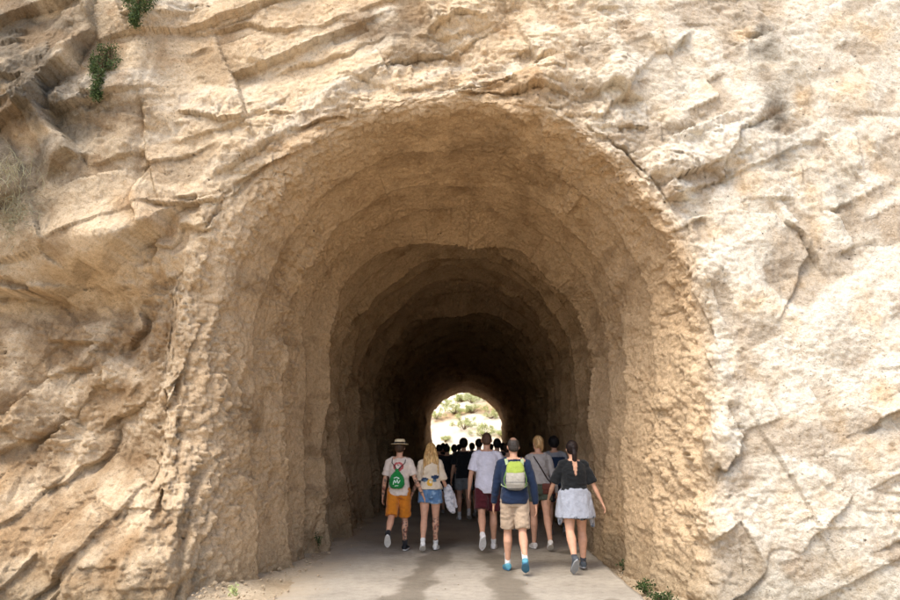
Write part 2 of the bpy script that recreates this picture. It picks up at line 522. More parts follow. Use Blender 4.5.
    # ------------- colour of the rock itself
    tan = np.array(lin(214, 187, 152)); cream = np.array(lin(235, 213, 180)); white = np.array(lin(236, 228, 211))
    brown = np.array(lin(168, 138, 102)); grey = np.array(lin(114, 105, 91)); ochre = np.array(lin(194, 156, 112))
    c = np.empty_like(P); c[:] = tan
    def blend(c, col, w):
        return c * (1 - w[:, None]) + col * w[:, None]
    n_a = fbm(P0 * 0.9 + 61, 4); n_b = fbm(P0 * 2.4 + 71, 4); n_c = fbm(PD * np.array((0.8, 0.8, 1.8)) + 81, 4)
    pale = sstep(-0.30, 0.30, n_a + 0.5 * n_c + 0.25)
    c = blend(c, cream, 0.75 * pale * fac)
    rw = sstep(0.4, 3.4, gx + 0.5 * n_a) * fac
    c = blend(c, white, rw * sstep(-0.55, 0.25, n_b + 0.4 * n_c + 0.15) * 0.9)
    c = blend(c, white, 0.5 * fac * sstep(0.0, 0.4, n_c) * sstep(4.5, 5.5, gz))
    c = blend(c, ochre, 0.55 * sstep(0.12, 0.5, n_b - 0.3 * n_a) * fac * (1 - 0.6 * rw))
    c = blend(c, brown, 0.75 * low_left * sstep(-0.2, 0.4, n_b + 0.1))
    gpx = at_y(60, 90, Y0)
    gw = np.exp(-(((gx - gpx[0] + 0.3) / 1.0) ** 2 + ((gz - gpx[2] + 0.2) / 1.7) ** 2))
    c = blend(c, grey, np.clip(gw * 1.3, 0, 0.92) * sstep(-0.4, 0.2, n_b + 0.2) * fac)
    for qx, qy, sx, sz, w in ((785, 120, .16, .55, .75), (785, 270, .22, .35, .6), (770, 30, .22, .4, .5), (395, 20, .6, .35, .5), (770, 50, .12, .3, .6), (850, 200, .2, .4, .4)):
        q_ = at_y(qx, qy, Y0)
        g_ = np.exp(-(((gx - q_[0] + 0.15 * n_b) / sx) ** 2 + ((gz - q_[2] + 0.15 * n_a) / sz) ** 2))
        c = blend(c, grey * 0.8, np.minimum(1, 1.25 * w) * g_ * fac * sstep(-0.35, 0.25, n_b))
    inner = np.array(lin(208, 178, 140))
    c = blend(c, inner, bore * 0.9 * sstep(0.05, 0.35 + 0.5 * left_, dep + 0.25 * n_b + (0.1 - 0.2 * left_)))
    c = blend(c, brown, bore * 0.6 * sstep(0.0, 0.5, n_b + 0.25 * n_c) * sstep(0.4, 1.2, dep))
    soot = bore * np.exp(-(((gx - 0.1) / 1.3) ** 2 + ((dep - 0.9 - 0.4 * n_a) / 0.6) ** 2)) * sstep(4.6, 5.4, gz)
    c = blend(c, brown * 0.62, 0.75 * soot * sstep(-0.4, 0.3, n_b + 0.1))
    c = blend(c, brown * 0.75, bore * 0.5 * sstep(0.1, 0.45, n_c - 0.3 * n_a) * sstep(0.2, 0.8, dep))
    c = blend(c, cream, jamb * 0.5 * sstep(3.6, 2.6, gz))
    # browner in the low parts of the chipped relief
    c = blend(c, brown * 0.8, 0.45 * sstep(0.25, 0.75, -1.3 * f2 + 0.15 + 0.5 * n_b) * fac)
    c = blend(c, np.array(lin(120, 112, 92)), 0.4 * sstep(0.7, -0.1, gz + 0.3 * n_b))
    P = P.reshape(*shp, 3); c = c.reshape(*shp, 3)
    cut = n_in + 8
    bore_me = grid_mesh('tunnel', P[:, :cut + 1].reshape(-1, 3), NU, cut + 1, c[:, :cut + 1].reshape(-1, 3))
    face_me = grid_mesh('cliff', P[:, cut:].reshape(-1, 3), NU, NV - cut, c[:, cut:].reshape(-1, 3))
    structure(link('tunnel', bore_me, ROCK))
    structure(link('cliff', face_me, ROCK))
    # the far mouth: same bore end, flared out onto the other face of the spur
    end = P[:, 0]
    NUe = NU // 6
    e = end[::6]; NUe = len(e)
    S2 = np.concatenate([[0, .25, .5, .8, 1.1, 1.4, 1.7, 2.0], 2.0 + np.cumsum(np.linspace(.05, .2, 10)), [4, 6, 10, 18]])
    enx, enz = onx[::6], onz[::6]
    rows, cc = [], []
    for s in S2:
        yy = min(s, 2.0); rr2 = max(0.0, s - 1.7) + 0.25 * sstep(0.5, 2.0, s)
        q = e + np.stack([enx * rr2, np.full(NUe, yy), enz * rr2], -1)
        q[:, 1] += 0.3 * fbm(q * 0.7, 3) * (s > 0); 
        nn = fbm(q * 1.5 + 5, 3)[:, None] * 0.16 * (s > 0)
        q -= np.stack([enx, 0 * enx, enz], -1) * nn
        rows.append(q); cc.append(np.tile(lin(205, 165, 115), (NUe, 1)))
    R_ = np.stack(rows, 1)
    me = grid_mesh('tunnel_mouth', R_.reshape(-1, 3), NUe, len(S2), np.stack(cc, 1).reshape(-1, 3))
    structure(link('far_tunnel_mouth', me, ROCK))
    return P[:, cut:].reshape(-1, 3), P[:, :cut].reshape(-1, 3)

FACE_P, BORE_P = build_rock()

def rock_at(px, py, pts=None):
    """point of the rock seen at a photo pixel"""
    Q = FACE_P if pts is None else pts
    v = Q - np.array((0, 0, EYE))
    dz = v[:, 1] * CP + v[:, 2] * SP
    u = 450 + FPX * v[:, 0] / dz
    w = 300 - FPX * (-v[:, 1] * SP + v[:, 2] * CP) / dz
    e = (u - px) ** 2 + (w - py) ** 2
    k = np.argsort(e)[:6]
    return Q[k[np.argmin(Q[k, 1])]]

# ------------------------------------------------------------------ ground, road, verges, far hillside
def ground_material():
    m, nt, b = new_mat('dusty_soil', 0.95)
    L = nt.links.new
    co = N(nt, 'ShaderNodeTexCoord').outputs['Object']
    n1 = N(nt, 'ShaderNodeTexNoise', Scale=0.8, Detail=8.0, Roughness=0.6); L(co, n1.inputs['Vector'])
    n2 = N(nt, 'ShaderNodeTexNoise', Scale=24.0, Detail=6.0, Roughness=0.7); L(co, n2.inputs['Vector'])
    c = ramp(nt, n1.outputs[0], [(0.3, tuple(lin(160, 140, 112))), (0.7, tuple(lin(206, 190, 164)))])
    c = mixc(nt, 1.0, c, ramp(nt, n2.outputs[0], [(0.3, 0.72), (0.7, 1.15)]), 'MULTIPLY')
    L(c, b.inputs['Base Color'])
    bp = N(nt, 'ShaderNodeBump', Strength=0.8, Distance=0.03)
    L(n2.outputs[0], bp.inputs['Height']); L(bp.outputs[0], b.inputs['Normal'])
    return m

def road_material():
    m, nt, b = new_mat('worn_concrete', 0.85)
    L = nt.links.new
    co = N(nt, 'ShaderNodeTexCoord').outputs['Object']
    n1 = N(nt, 'ShaderNodeTexNoise', Scale=1.1, Detail=8.0, Roughness=0.62); L(co, n1.inputs['Vector'])
    n2 = N(nt, 'ShaderNodeTexNoise', Scale=9.0, Detail=7.0, Roughness=0.7); L(co, n2.inputs['Vector'])
    n3 = N(nt, 'ShaderNodeTexNoise', Scale=130.0, Detail=3.0, Roughness=0.7); L(co, n3.inputs['Vector'])
    wet = N(nt, 'ShaderNodeVertexColor', layer_name='Col')
    sep = N(nt, 'ShaderNodeSeparateColor'); L(wet.outputs[0], sep.inputs[0])
    c = ramp(nt, n1.outputs[0], [(0.28, tuple(lin(152, 144, 130))), (0.5, tuple(lin(170, 162, 148))), (0.74, tuple(lin(184, 175, 160)))])
    c = mixc(nt, 1.0, c, ramp(nt, n2.outputs[0], [(0.3, 0.78), (0.5, 1.0), (0.7, 1.1)]), 'MULTIPLY')
    c = mixc(nt, 1.0, c, ramp(nt, n3.outputs[0], [(0.3, 0.72), (0.7, 1.14)]), 'MULTIPLY')
    # damp tracks (red channel), broken up by noise, and dust (green channel)
    ad = N(nt, 'ShaderNodeMath', operation='MULTIPLY_ADD'); L(n2.outputs[0], ad.inputs[0]); ad.inputs[1].default_value = 0.7; L(sep.outputs[0], ad.inputs[2])
    wm = ramp(nt, ad.outputs[0], [(0.56, 0.0), (0.76, 1.0)])
    c = mixc(nt, sep.outputs[1], c, tuple(lin(182, 166, 142)))
    c = mixc(nt, wm, c, mixc(nt, 1.0, c, (0.60, 0.58, 0.55), 'MULTIPLY'))
    L(c, b.inputs['Base Color'])
    L(ramp(nt, wm, [(0.0, 0.9), (1.0, 0.6)]), b.inputs['Roughness'])
    bp = N(nt, 'ShaderNodeBump', Strength=0.5, Distance=0.012)
    L(n3.outputs[0], bp.inputs['Height']); L(bp.outputs[0], b.inputs['Normal'])
    return m

SOIL, ROAD = ground_material(), road_material()
structure(link('ground', pydata('ground', [(-400, -400, -0.13), (400, -400, -0.13), (400, 900, -0.13), (-400, 900, -0.13)], [(0, 1, 2, 3)]), SOIL))

def road_edges(y):
    ax = axis_x(y)
    return ax - 2.45, ax + 2.10

def build_road():
    ys = np.concatenate([np.arange(-12, 6, 1.0), np.arange(6, 20, 0.05), np.arange(20, 56, 0.5)])
    nx = 110
    l, r = road_edges(ys)
    tx = np.linspace(0, 1, nx)
    X = l[:, None] + (r - l)[:, None] * tx[None]
    X[:, -1] += 0.03 * pn(np.stack([ys * 2.3, ys * 0, ys * 0], -1))
    Y = np.repeat(ys[:, None], nx, 1)
    Pq = np.stack([X, Y, 0 * X], -1).reshape(-1, 3)
    Pq[:, 2] = 0.012 * fbm(Pq * 0.7, 2) - 0.012
    # tracks where water has run out of the tunnel
    wet = np.zeros(len(Pq))
    x, y = Pq[:, 0], Pq[:, 1]
    def track(pts, w0):
        G = np.array([on_ground(*p)[:2] for p in pts])
        c = np.interp(y, G[::-1, 1][np.argsort(G[::-1, 1])], G[::-1, 0][np.argsort(G[::-1, 1])])
        w = w0 * (1 + 0.35 * pn(np.stack([y * 1.5, x * 0, y * 0 + w0], -1)))
        return np.clip(1.15 - np.abs(x + 0.22 * fbm(Pq * 2.2 + w0 * 9, 4) - c) / w, 0, 1) * (0.72 + 0.5 * fbm(Pq * 2.6 + w0 * 5, 3))
    wet = np.maximum(wet, track([(392, 612), (400, 598), (418, 580), (430, 565), (440, 550), (450, 535)], 0.31) * sstep(14.5, 12.0, y) )
    wet = np.maximum(wet, track([(512, 612), (512, 598), (506, 580), (498, 565), (488, 552), (478, 540)], 0.30) * sstep(14.0, 11.5, y))
    wet = np.maximum(wet, 0.30 * sstep(10.8, 12.2, y + 0.9 * fbm(Pq * 0.8 + 40, 3)) * sstep(-1.9, -1.2, x + 0.3 * fbm(Pq * 1.1, 2)) * sstep(1.9, 1.1, x + 0.5 * fbm(Pq * 0.9 + 3, 2)))
    wet = np.maximum(wet, 0.55 * sstep(0.30, 0.55, fbm(Pq * 0.9 + 90, 3)))
    dust = sstep(-1.35, -2.1, x - axis_x(y) + 0.5 * fbm(Pq * 1.6 + 20, 3)) * 0.85
    cols = np.stack([np.clip(wet * 0.85 * (1 - dust), 0, 1) , dust, 0 * wet], -1)
    me = grid_mesh('road', Pq, len(ys), nx, cols)
    bm = bmesh.new(); bm.from_mesh(me)                       # slab sides
    es = [e for e in bm.edges if e.is_boundary]
    g = bmesh.ops.extrude_edge_only(bm, edges=es)
    for v in g['geom']:
        if isinstance(v, bmesh.types.BMVert):
            v.co.z = -0.14
    bm.normal_update(); bm.to_mesh(me); bm.free()
    for p in me.polygons:
        if abs(p.normal.z) < 0.5:
            p.use_smooth = False
    return structure(link('concrete_path', me, ROAD))
build_road()

def build_verge():
    """dirt heaped against the left wall, and the litter in the gutter on the right"""
    ys = np.arange(4, 30, 0.06)
    xs = np.linspace(0, 1, 46)
    Y = np.repeat(ys[:, None], len(xs), 1)
    ax = axis_x(Y)
    X = ax - 3.4 + 1.75 * xs[None] + 0.12 * pn(np.stack([Y.ravel() * 0.9, Y.ravel() * 0, Y.ravel() * 0], -1)).reshape(Y.shape)
    Pq = np.stack([X, Y, 0 * X], -1).reshape(-1, 3)
    k = np.tile(xs, len(ys))
    Pq[:, 2] = 0.42 * sstep(7.7, 8.6, Pq[:, 1]) * (1 - k) ** 2.0 - 0.028 + 0.05 * fbm(Pq * 2.5, 3) * (1 - k) + 0.02 * fbm(Pq * 9, 2) * (1 - 0.8 * k)
    structure(link('dirt_verge', grid_mesh('dirt_verge', Pq, len(ys), len(xs)), SOIL))
    X = ax + 2.06 + 0.9 * xs[None]
    Pq = np.stack([X, Y, 0 * X], -1).reshape(-1, 3)
    Pq[:, 2] = -0.11 + 0.14 * k ** 2 + 0.03 * fbm(Pq * 3, 3) + 0.012 * fbm(Pq * 11, 2)
    structure(link('gutter', grid_mesh('gutter', Pq, len(ys), len(xs)), SOIL))
build_verge()

def flat_mat(name, rgb, rough=0.8, var=0.25, scale=12.0, bump=0.0, trans=0.0):
    m, nt, b = new_mat(name, rough)
    co = N(nt, 'ShaderNodeTexCoord').outputs['Object']
    n1 = N(nt, 'ShaderNodeTexNoise', Scale=scale, Detail=5.0, Roughness=0.6); nt.links.new(co, n1.inputs['Vector'])
    c = mixc(nt, 1.0, tuple(rgb), ramp(nt, n1.outputs[0], [(0.3, 1 - var), (0.7, 1 + var)]), 'MULTIPLY')
    nt.links.new(c, b.inputs['Base Color'])
    if bump:
        bp = N(nt, 'ShaderNodeBump', Strength=0.6, Distance=bump)
        nt.links.new(n1.outputs[0], bp.inputs['Height']); nt.links.new(bp.outputs[0], b.inputs['Normal'])
    return m

# gravel fallen from the walls
def build_gravel():
    base = bmesh.new(); bmesh.ops.create_icosphere(base, subdivisions=1, radius=1.0)
    bv = np.array([v.co[:] for v in base.verts]); bf = [[v.index for v in f.verts] for f in base.faces]; base.free()
    V, F = [], []
    spots = []
    for i in range(600):
        y = 7.6 + 9 * random.random() ** 1.6
        x = axis_x(y) - 2.9 + abs(random.gauss(0, 0.42)) + 0.25
        k = np.clip((x - (axis_x(y) - 3.4)) / 1.75, 0, 1)
        spots.append((x, y, 0.42 * (1 - k) ** 2 - 0.01, 0.005 + 0.026 * random.random() ** 4.5))
    for i in range(260):
        y = 7.6 + 8 * random.random()
        spots.append((axis_x(y) + 2.15 + 0.5 * random.random(), y, -0.09, 0.008 + 0.03 * random.random() ** 3))
    for i in range(120):
        y = 7.6 + 7 * random.random()
        spots.append((axis_x(y) - 2.2 + 4.2 * random.random(), y, -0.005, 0.003 + 0.008 * random.random() ** 3))
    for x, y, z, s in spots:
        o = len(V)
        sc = np.array([s * random.uniform(.7, 1.3), s * random.uniform(.7, 1.3), s * random.uniform(.5, .9)])
        jit = 1 + 0.3 * (RNG.random((len(bv), 1)) - 0.5)
        V.extend(bv * jit * sc + np.array((x, y, z + sc[2] * 0.4)))
        F.extend([[a + o for a in f] for f in bf])
    ob = link('gravel', pydata('gravel', V, F, False), flat_mat('pebble', lin(166, 148, 122), 0.9, 0.3, 9.0, 0.004))
    ob['kind'] = 'stuff'
    ob['label'] = 'loose pebbles fallen along the tunnel walls'
build_gravel()

# ------------------------------------------------------------------ plants
def leaf_mat(name, a, b_):
    m, nt, b = new_mat(name, 0.65)
    L = nt.links.new
    inf = N(nt, 'ShaderNodeVertexColor', layer_name='Col')
    sep = N(nt, 'ShaderNodeSeparateColor'); L(inf.outputs[0], sep.inputs[0])
    c = mixc(nt, sep.outputs[0], tuple(a), tuple(b_))
    L(c, b.inputs['Base Color'])
    tr = N(nt, 'ShaderNodeBsdfTranslucent'); L(c, tr.inputs['Color'])
    mx = N(nt, 'ShaderNodeMixShader', Fac=0.25)
    L(b.outputs[0], mx.inputs[1]); L(tr.outputs[0], mx.inputs[2])
    L(mx.outputs[0], nt.nodes['Material Output'].inputs['Surface'])
    return m
LEAF_DARK = leaf_mat('leaf_dark', lin(46, 62, 34), lin(98, 116, 68))
LEAF_MID = leaf_mat('leaf_mid', lin(168, 180, 118), lin(220, 224, 172))
LEAF_DRY = leaf_mat('leaf_dry', lin(142, 130, 104), lin(172, 170, 140))
WEED = leaf_mat('leaf_weed', lin(40, 58, 32), lin(84, 104, 56))
TWIG = flat_mat('twig', lin(112, 92, 68), 0.9, 0.3, 30)

def leaves(centres, size, rng, up=0.2, elong=2.2, base_dir=None):
    """small folded leaves: two triangles sharing a bent midrib"""
    V, F, C = [], [], []
    for p in centres:
        d = rng.normal(size=3); d[2] += up
        if base_dir is not None:
            d = d * 0.7 + base_dir
        d /= np.linalg.norm(d)
        s = np.cross(d, rng.normal(size=3)); s /= np.linalg.norm(s) + 1e-9
        n = np.cross(d, s)
        L = size * rng.uniform(0.6, 1.3); w = L / elong
        o = len(V)
        V += [p, p + d * L * .5 + s * w * .5 + n * w * .15, p + d * L, p + d * L * .5 - s * w * .5 + n * w * .15]
        F += [(o, o + 1, o + 2), (o, o + 2, o + 3)]
        c = rng.random()
        C += [(c, c, c)] * 4
    return V, F, np.array(C)

def tube_mesh(paths, sides=5):
    V, F = [], []
    for pts, r0, r1 in paths:
        pts = [np.asarray(p, float) for p in pts]
        o = len(V)
        for i, p in enumerate(pts):
            t = pts[min(i + 1, len(pts) - 1)] - pts[max(i - 1, 0)]
            t /= np.linalg.norm(t) + 1e-9
            a = np.cross(t, (0.3, 0.9, 0.2)); a /= np.linalg.norm(a) + 1e-9
            b = np.cross(t, a)
            r = r0 + (r1 - r0) * i / (len(pts) - 1)
            for k in range(sides):
                an = 2 * math.pi * k / sides
                V.append(p + r * (math.cos(an) * a + math.sin(an) * b))
        for i in range(len(pts) - 1):
            for k in range(sides):
                F.append((o + i * sides + k, o + i * sides + (k + 1) % sides, o + (i + 1) * sides + (k + 1) % sides, o + (i + 1) * sides + k))
        F.append(tuple(o + k for k in range(sides))[::-1])
        F.append(tuple(o + (len(pts) - 1) * sides + k for k in range(sides)))
    return V, F

def thing(name, loc, label, cat, group=None, rz=0.0):
    o = bpy.data.objects.new(name, None)
    COL.objects.link(o)
    o.location = tuple(map(float, loc)); o.rotation_euler = (0, 0, rz)
    o.empty_display_size = 0.2
    return tag(o, label, cat, group)

def cliff_shrub(px, py, W, H, n, label, seed, mat=LEAF_DARK):
    rng = np.random.default_rng(seed)
    p = rock_at(px, py)
    t = thing('cliff_shrub', p, label, 'shrub')
    # trailing stems that hang and carry the leaves
    stems, cen = [], []
    for i in range(90):
        # tip of each trailing stem lies in a drop-shaped mass below the root
        k = rng.random() ** 0.7
        wid = W * .5 * math.sin(min(1.0, 0.12 + k * 1.15) * math.pi) ** 0.6 * (1 - 0.35 * k)
        a = rng.uniform(-1, 1)
        tip = np.array((a * wid, -0.05 - 0.13 * k - 0.13 * rng.random() * math.sqrt(1 - a * a), 0.04 - H * k))
        mid = tip * 0.5 + np.array((0, -0.05, 0.10 * H * (1 - k)))
        pts = [np.array((0, 0.03, 0)), mid * .6, mid, tip]
        stems.append((pts, 0.004, 0.0015))
        m = int(n / 90)
        cen.append(tip + rng.normal(size=(m, 3)) * (0.026, 0.022, 0.034))
    V, F = tube_mesh(stems, 4)
    link('stem', pydata('stem', V, F), TWIG, t)
    V, F, C = leaves(np.concatenate(cen), 0.030, rng, -0.1, 2.4)
    link('foliage', pydata('foliage', V, F, False, C), mat, t)
    return t

cliff_shrub(111, 48, 0.36, 0.78, 3600, 'dense dark green shrub hanging from a crack at upper left of the cliff', 5)
cliff_shrub(145, -8, 0.46, 0.62, 3200, 'green shrub hanging down from the top edge above the vertical groove', 6)

def grass_tuft(p, n, R, Hh, label, mat, seed, hang=0.0, name='grass_tuft', lean=(0, -0.4, 1.0)):
    rng = np.random.default_rng(seed)
    V, F, C = [], [], []
    for i in range(n):
        b = np.array((rng.normal() * R * .5, rng.normal() * 0.03, rng.normal() * R * .6))
        d = np.array(lean) + rng.normal(size=3) * 0.55
        d /= np.linalg.norm(d)
        L = Hh * rng.uniform(.5, 1.2); w = 0.0035 * rng.uniform(.7, 1.5)
        s = np.cross(d, (rng.normal(), 1, 0)); s /= np.linalg.norm(s)
        q, o = b.copy(), len(V)
        dd = d.copy()
        for k in range(5):
            ww = w * (1 - k / 4.6)
            V += [q + s * ww, q - s * ww]
            q = q + dd * L / 4
            dd = dd + np.array((0, 0, -0.30 - hang)); dd /= np.linalg.norm(dd)
        for k in range(4):
            F.append((o + 2 * k, o + 2 * k + 1, o + 2 * k + 3, o + 2 * k + 2))
        c = rng.random(); C += [(c, c, c)] * 10
    t = thing(name, p, label, 'grass' if 'grass' in name else 'plant')
    link('blades', pydata('blades', V, F, False, np.array(C)), mat, t)['kind'] = 'stuff'
    return t
q = rock_at(12, 190)
grass_tuft(q + np.array((-0.05, -0.02, 0.05)), 260, 0.34, 0.30, 'pale dry grass tuft drooping over grey rock at the left edge', LEAF_DRY, 8, 0.2)
q = rock_at(16, 218)
grass_tuft(q + np.array((0, -0.02, 0)), 220, 0.20, 0.22, 'smaller dry grass tuft just below the pale grass at the left edge', LEAF_DRY, 9, 0.25)

def weed(px, py, Wd, Hh, n, label, seed, z=-0.06, mat=WEED):
    rng = np.random.default_rng(seed)
    p = on_ground(px, py, z)
    t = thing('weed', p, label, 'weed')
    stems, cen = [], []
    for i in range(max(5, n // 22)):
        a = rng.uniform(0, 2 * math.pi); r = Wd * .5 * math.sqrt(rng.random()); h = Hh * rng.uniform(.4, 1.0)
        pts = [np.array((math.cos(a) * r * k, math.sin(a) * r * k, h * math.sin(k * 1.5))) for k in np.linspace(0.05, 1, 5)]
        stems.append((pts, 0.003, 0.001))
        for j in range(22):
            k = rng.random() ** .7
            cen.append(np.array([np.interp(k, np.linspace(0.05, 1, 5), np.array(pts)[:, c]) for c in range(3)]) + rng.normal(size=3) * .018)
    V, F = tube_mesh(stems, 4)
    link('stem', pydata('stem', V, F), TWIG, t)
    V, F, C = leaves(np.array(cen), 0.034, rng, 0.4, 2.0)
    link('foliage', pydata('foliage', V, F, False, C), mat, t)
weed(664, 604, 0.36, 0.11, 420, 'largest green weed clump at the foot of the right wall, bottom edge', 21)
weed(645, 592, 0.34, 0.14, 360, 'low green weeds beside the concrete edge, next to the largest clump', 22)
weed(626, 572, 0.24, 0.16, 260, 'small weed in the right gutter halfway to the black shirted walker', 23)
weed(612, 561, 0.20, 0.10, 140, 'tiny weed in the gutter nearest the black shirted walker', 24)
weed(318, 547, 0.16, 0.22, 110, 'small green sprig at the foot of the left tunnel wall', 25, 0.12)
weed(236, 594, 0.18, 0.07, 90, 'low weeds in the pebbles at the bottom left of the path', 26, 0.14, LEAF_MID)

# far hillside in the light beyond the tunnel
def build_hillside():
    nx, ny = 150, 120
    xs = np.linspace(-60, 60, nx); ys = np.concatenate([np.linspace(50, 90, 90), np.linspace(91, 190, 30)])
    X, Y = np.meshgrid(xs, ys, indexing='ij')
    Pq = np.stack([X, Y, 0 * X], -1).reshape(-1, 3)
    t = np.maximum(Pq[:, 1] - 57 + 1.5 * fbm(Pq * 0.1, 2), 0)
    Pq[:, 2] = -0.2 + 0.62 * t + t * 0.10 * fbm(Pq * 0.15 + 3, 4) + 0.5 * sstep(0, 3, t) * facet(Pq / 3.0, 9, 0.6, 0.7)
    n_ = fbm(Pq * 0.35 + 7, 3)
    c = np.tile(lin(238, 228, 208), (len(Pq), 1))
    w = sstep(0.0, 0.35, n_)[:, None]
    c = c * (1 - w) + w * lin(196, 166, 132)
    structure(link('hillside', grid_mesh('hillside', Pq, nx, ny, c), ROCK))
    return Pq
HILL = build_hillside()

def shrub_data(seed):
    rng = np.random.default_rng(seed)
    cen, stems = [], []
    for k in range(16):
        c = rng.normal(size=3) * (0.42, 0.42, 0.26) + (0, 0, 0.62)
        stems.append(([(0, 0, -0.1), c * 0.5 + (0, 0, 0.05), c], 0.03, 0.008))
        m = rng.normal(size=(70, 3)); m /= np.linalg.norm(m, axis=1)[:, None]
        cen.append(c + m * 0.24 * rng.random((70, 1)) ** .4)
    V, F, C = leaves(np.concatenate(cen), 0.13, rng, .3, 1.9)
    lf = pydata('foliage', V, F, False, C); lf.materials.append(LEAF_MID)
    V, F = tube_mesh(stems, 5)
    st = pydata('stem', V, F); st.materials.append(TWIG)
    return lf, st
SHR = [shrub_data(s) for s in (31, 32, 33)]
rs = random.Random(5)
for r, row in enumerate(('lowest', 'second lowest', 'second highest', 'highest')):
    for k_, colname in enumerate(('leftmost', 'left of centre', 'central', 'right of centre', 'rightmost')):
        x = -0.9 + 1.45 * k_ + rs.uniform(-0.5, 0.5) + (0.5 if r % 2 else 0); y = 58.6 + 2.5 * r + rs.uniform(-0.7, 0.7)
        k = np.argmin((HILL[:, 0] - x) ** 2 + (HILL[:, 1] - y) ** 2)
        t = thing('hillside_shrub', HILL[k], f'light green shrub seen through the far tunnel mouth, {row} row, {colname}', 'shrub', 'shrubs on the far hillside', rs.uniform(0, 6))
        s_ = rs.uniform(0.55, 1.0) * (0.75 if r == 0 else 1.15); t.scale = (s_, s_, s_ * rs.uniform(.7, 1.0))
        lf, st = SHR[(r + k_) % 3]
        link('foliage', lf, None, t); link('stem', st, None, t)

# ------------------------------------------------------------------ people
def cloth_material():
    m, nt, b = new_mat('cloth', 0.9)
    L = nt.links.new
    b.inputs['Sheen Weight'].default_value = 0.15
    co = N(nt, 'ShaderNodeTexCoord').outputs['Object']
    col = N(nt, 'ShaderNodeVertexColor', layer_name='Col').outputs[0]
    n1 = N(nt, 'ShaderNodeTexNoise', Scale=14.0, Detail=4.0, Roughness=0.6); L(co, n1.inputs['Vector'])
    n2 = N(nt, 'ShaderNodeTexNoise', Scale=260.0, Detail=2.0); L(co, n2.inputs['Vector'])
    c = mixc(nt, 1.0, col, ramp(nt, n1.outputs[0], [(0.3, 0.88), (0.7, 1.08)]), 'MULTIPLY')
    c = mixc(nt, 1.0, c, ramp(nt, n2.outputs[0], [(0.3, 0.85), (0.7, 1.12)]), 'MULTIPLY')
    L(c, b.inputs['Base Color'])
    bp = N(nt, 'ShaderNodeBump', Strength=0.8, Distance=0.022)
    L(n1.outputs[0], bp.inputs['Height']); L(bp.outputs[0], b.inputs['Normal'])
    return m

def vcol_mat(name, rough, sss=0.0):
    m, nt, b = new_mat(name, rough)
    L = nt.links.new
    co = N(nt, 'ShaderNodeTexCoord').outputs['Object']
    col = N(nt, 'ShaderNodeVertexColor', layer_name='Col').outputs[0]
    n1 = N(nt, 'ShaderNodeTexNoise', Scale=22.0, Detail=4.0); L(co, n1.inputs['Vector'])
    L(mixc(nt, 1.0, col, ramp(nt, n1.outputs[0], [(0.3, 0.9), (0.7, 1.08)]), 'MULTIPLY'), b.inputs['Base Color'])
    return m

def hair_material():
    m, nt, b = new_mat('hair', 0.45)
    L = nt.links.new
    co = N(nt, 'ShaderNodeTexCoord').outputs['Object']
    mp = N(nt, 'ShaderNodeMapping'); mp.inputs['Scale'].default_value = (90, 90, 5); L(co, mp.inputs['Vector'])
    col = N(nt, 'ShaderNodeVertexColor', layer_name='Col').outputs[0]
    n1 = N(nt, 'ShaderNodeTexNoise', Scale=1.0, Detail=4.0); L(mp.outputs[0], n1.inputs['Vector'])
    L(mixc(nt, 1.0, col, ramp(nt, n1.outputs[0], [(0.3, 0.55), (0.7, 1.35)]), 'MULTIPLY'), b.inputs['Base Color'])
    bp = N(nt, 'ShaderNodeBump', Strength=0.8, Distance=0.012)
    L(n1.outputs[0], bp.inputs['Height']); L(bp.outputs[0], b.inputs['Normal'])
    return m

CLOTH, SKIN, HAIRM, SHOEM = cloth_material(), vcol_mat('skin', 0.55), hair_material(), vcol_mat('shoe', 0.6)
STRAW = flat_mat('straw', lin(222, 204, 166), 0.85, 0.12, 160, 0.003)

def unit(v):
    v = np.asarray(v, float)
    return v / (np.linalg.norm(v) + 1e-12)

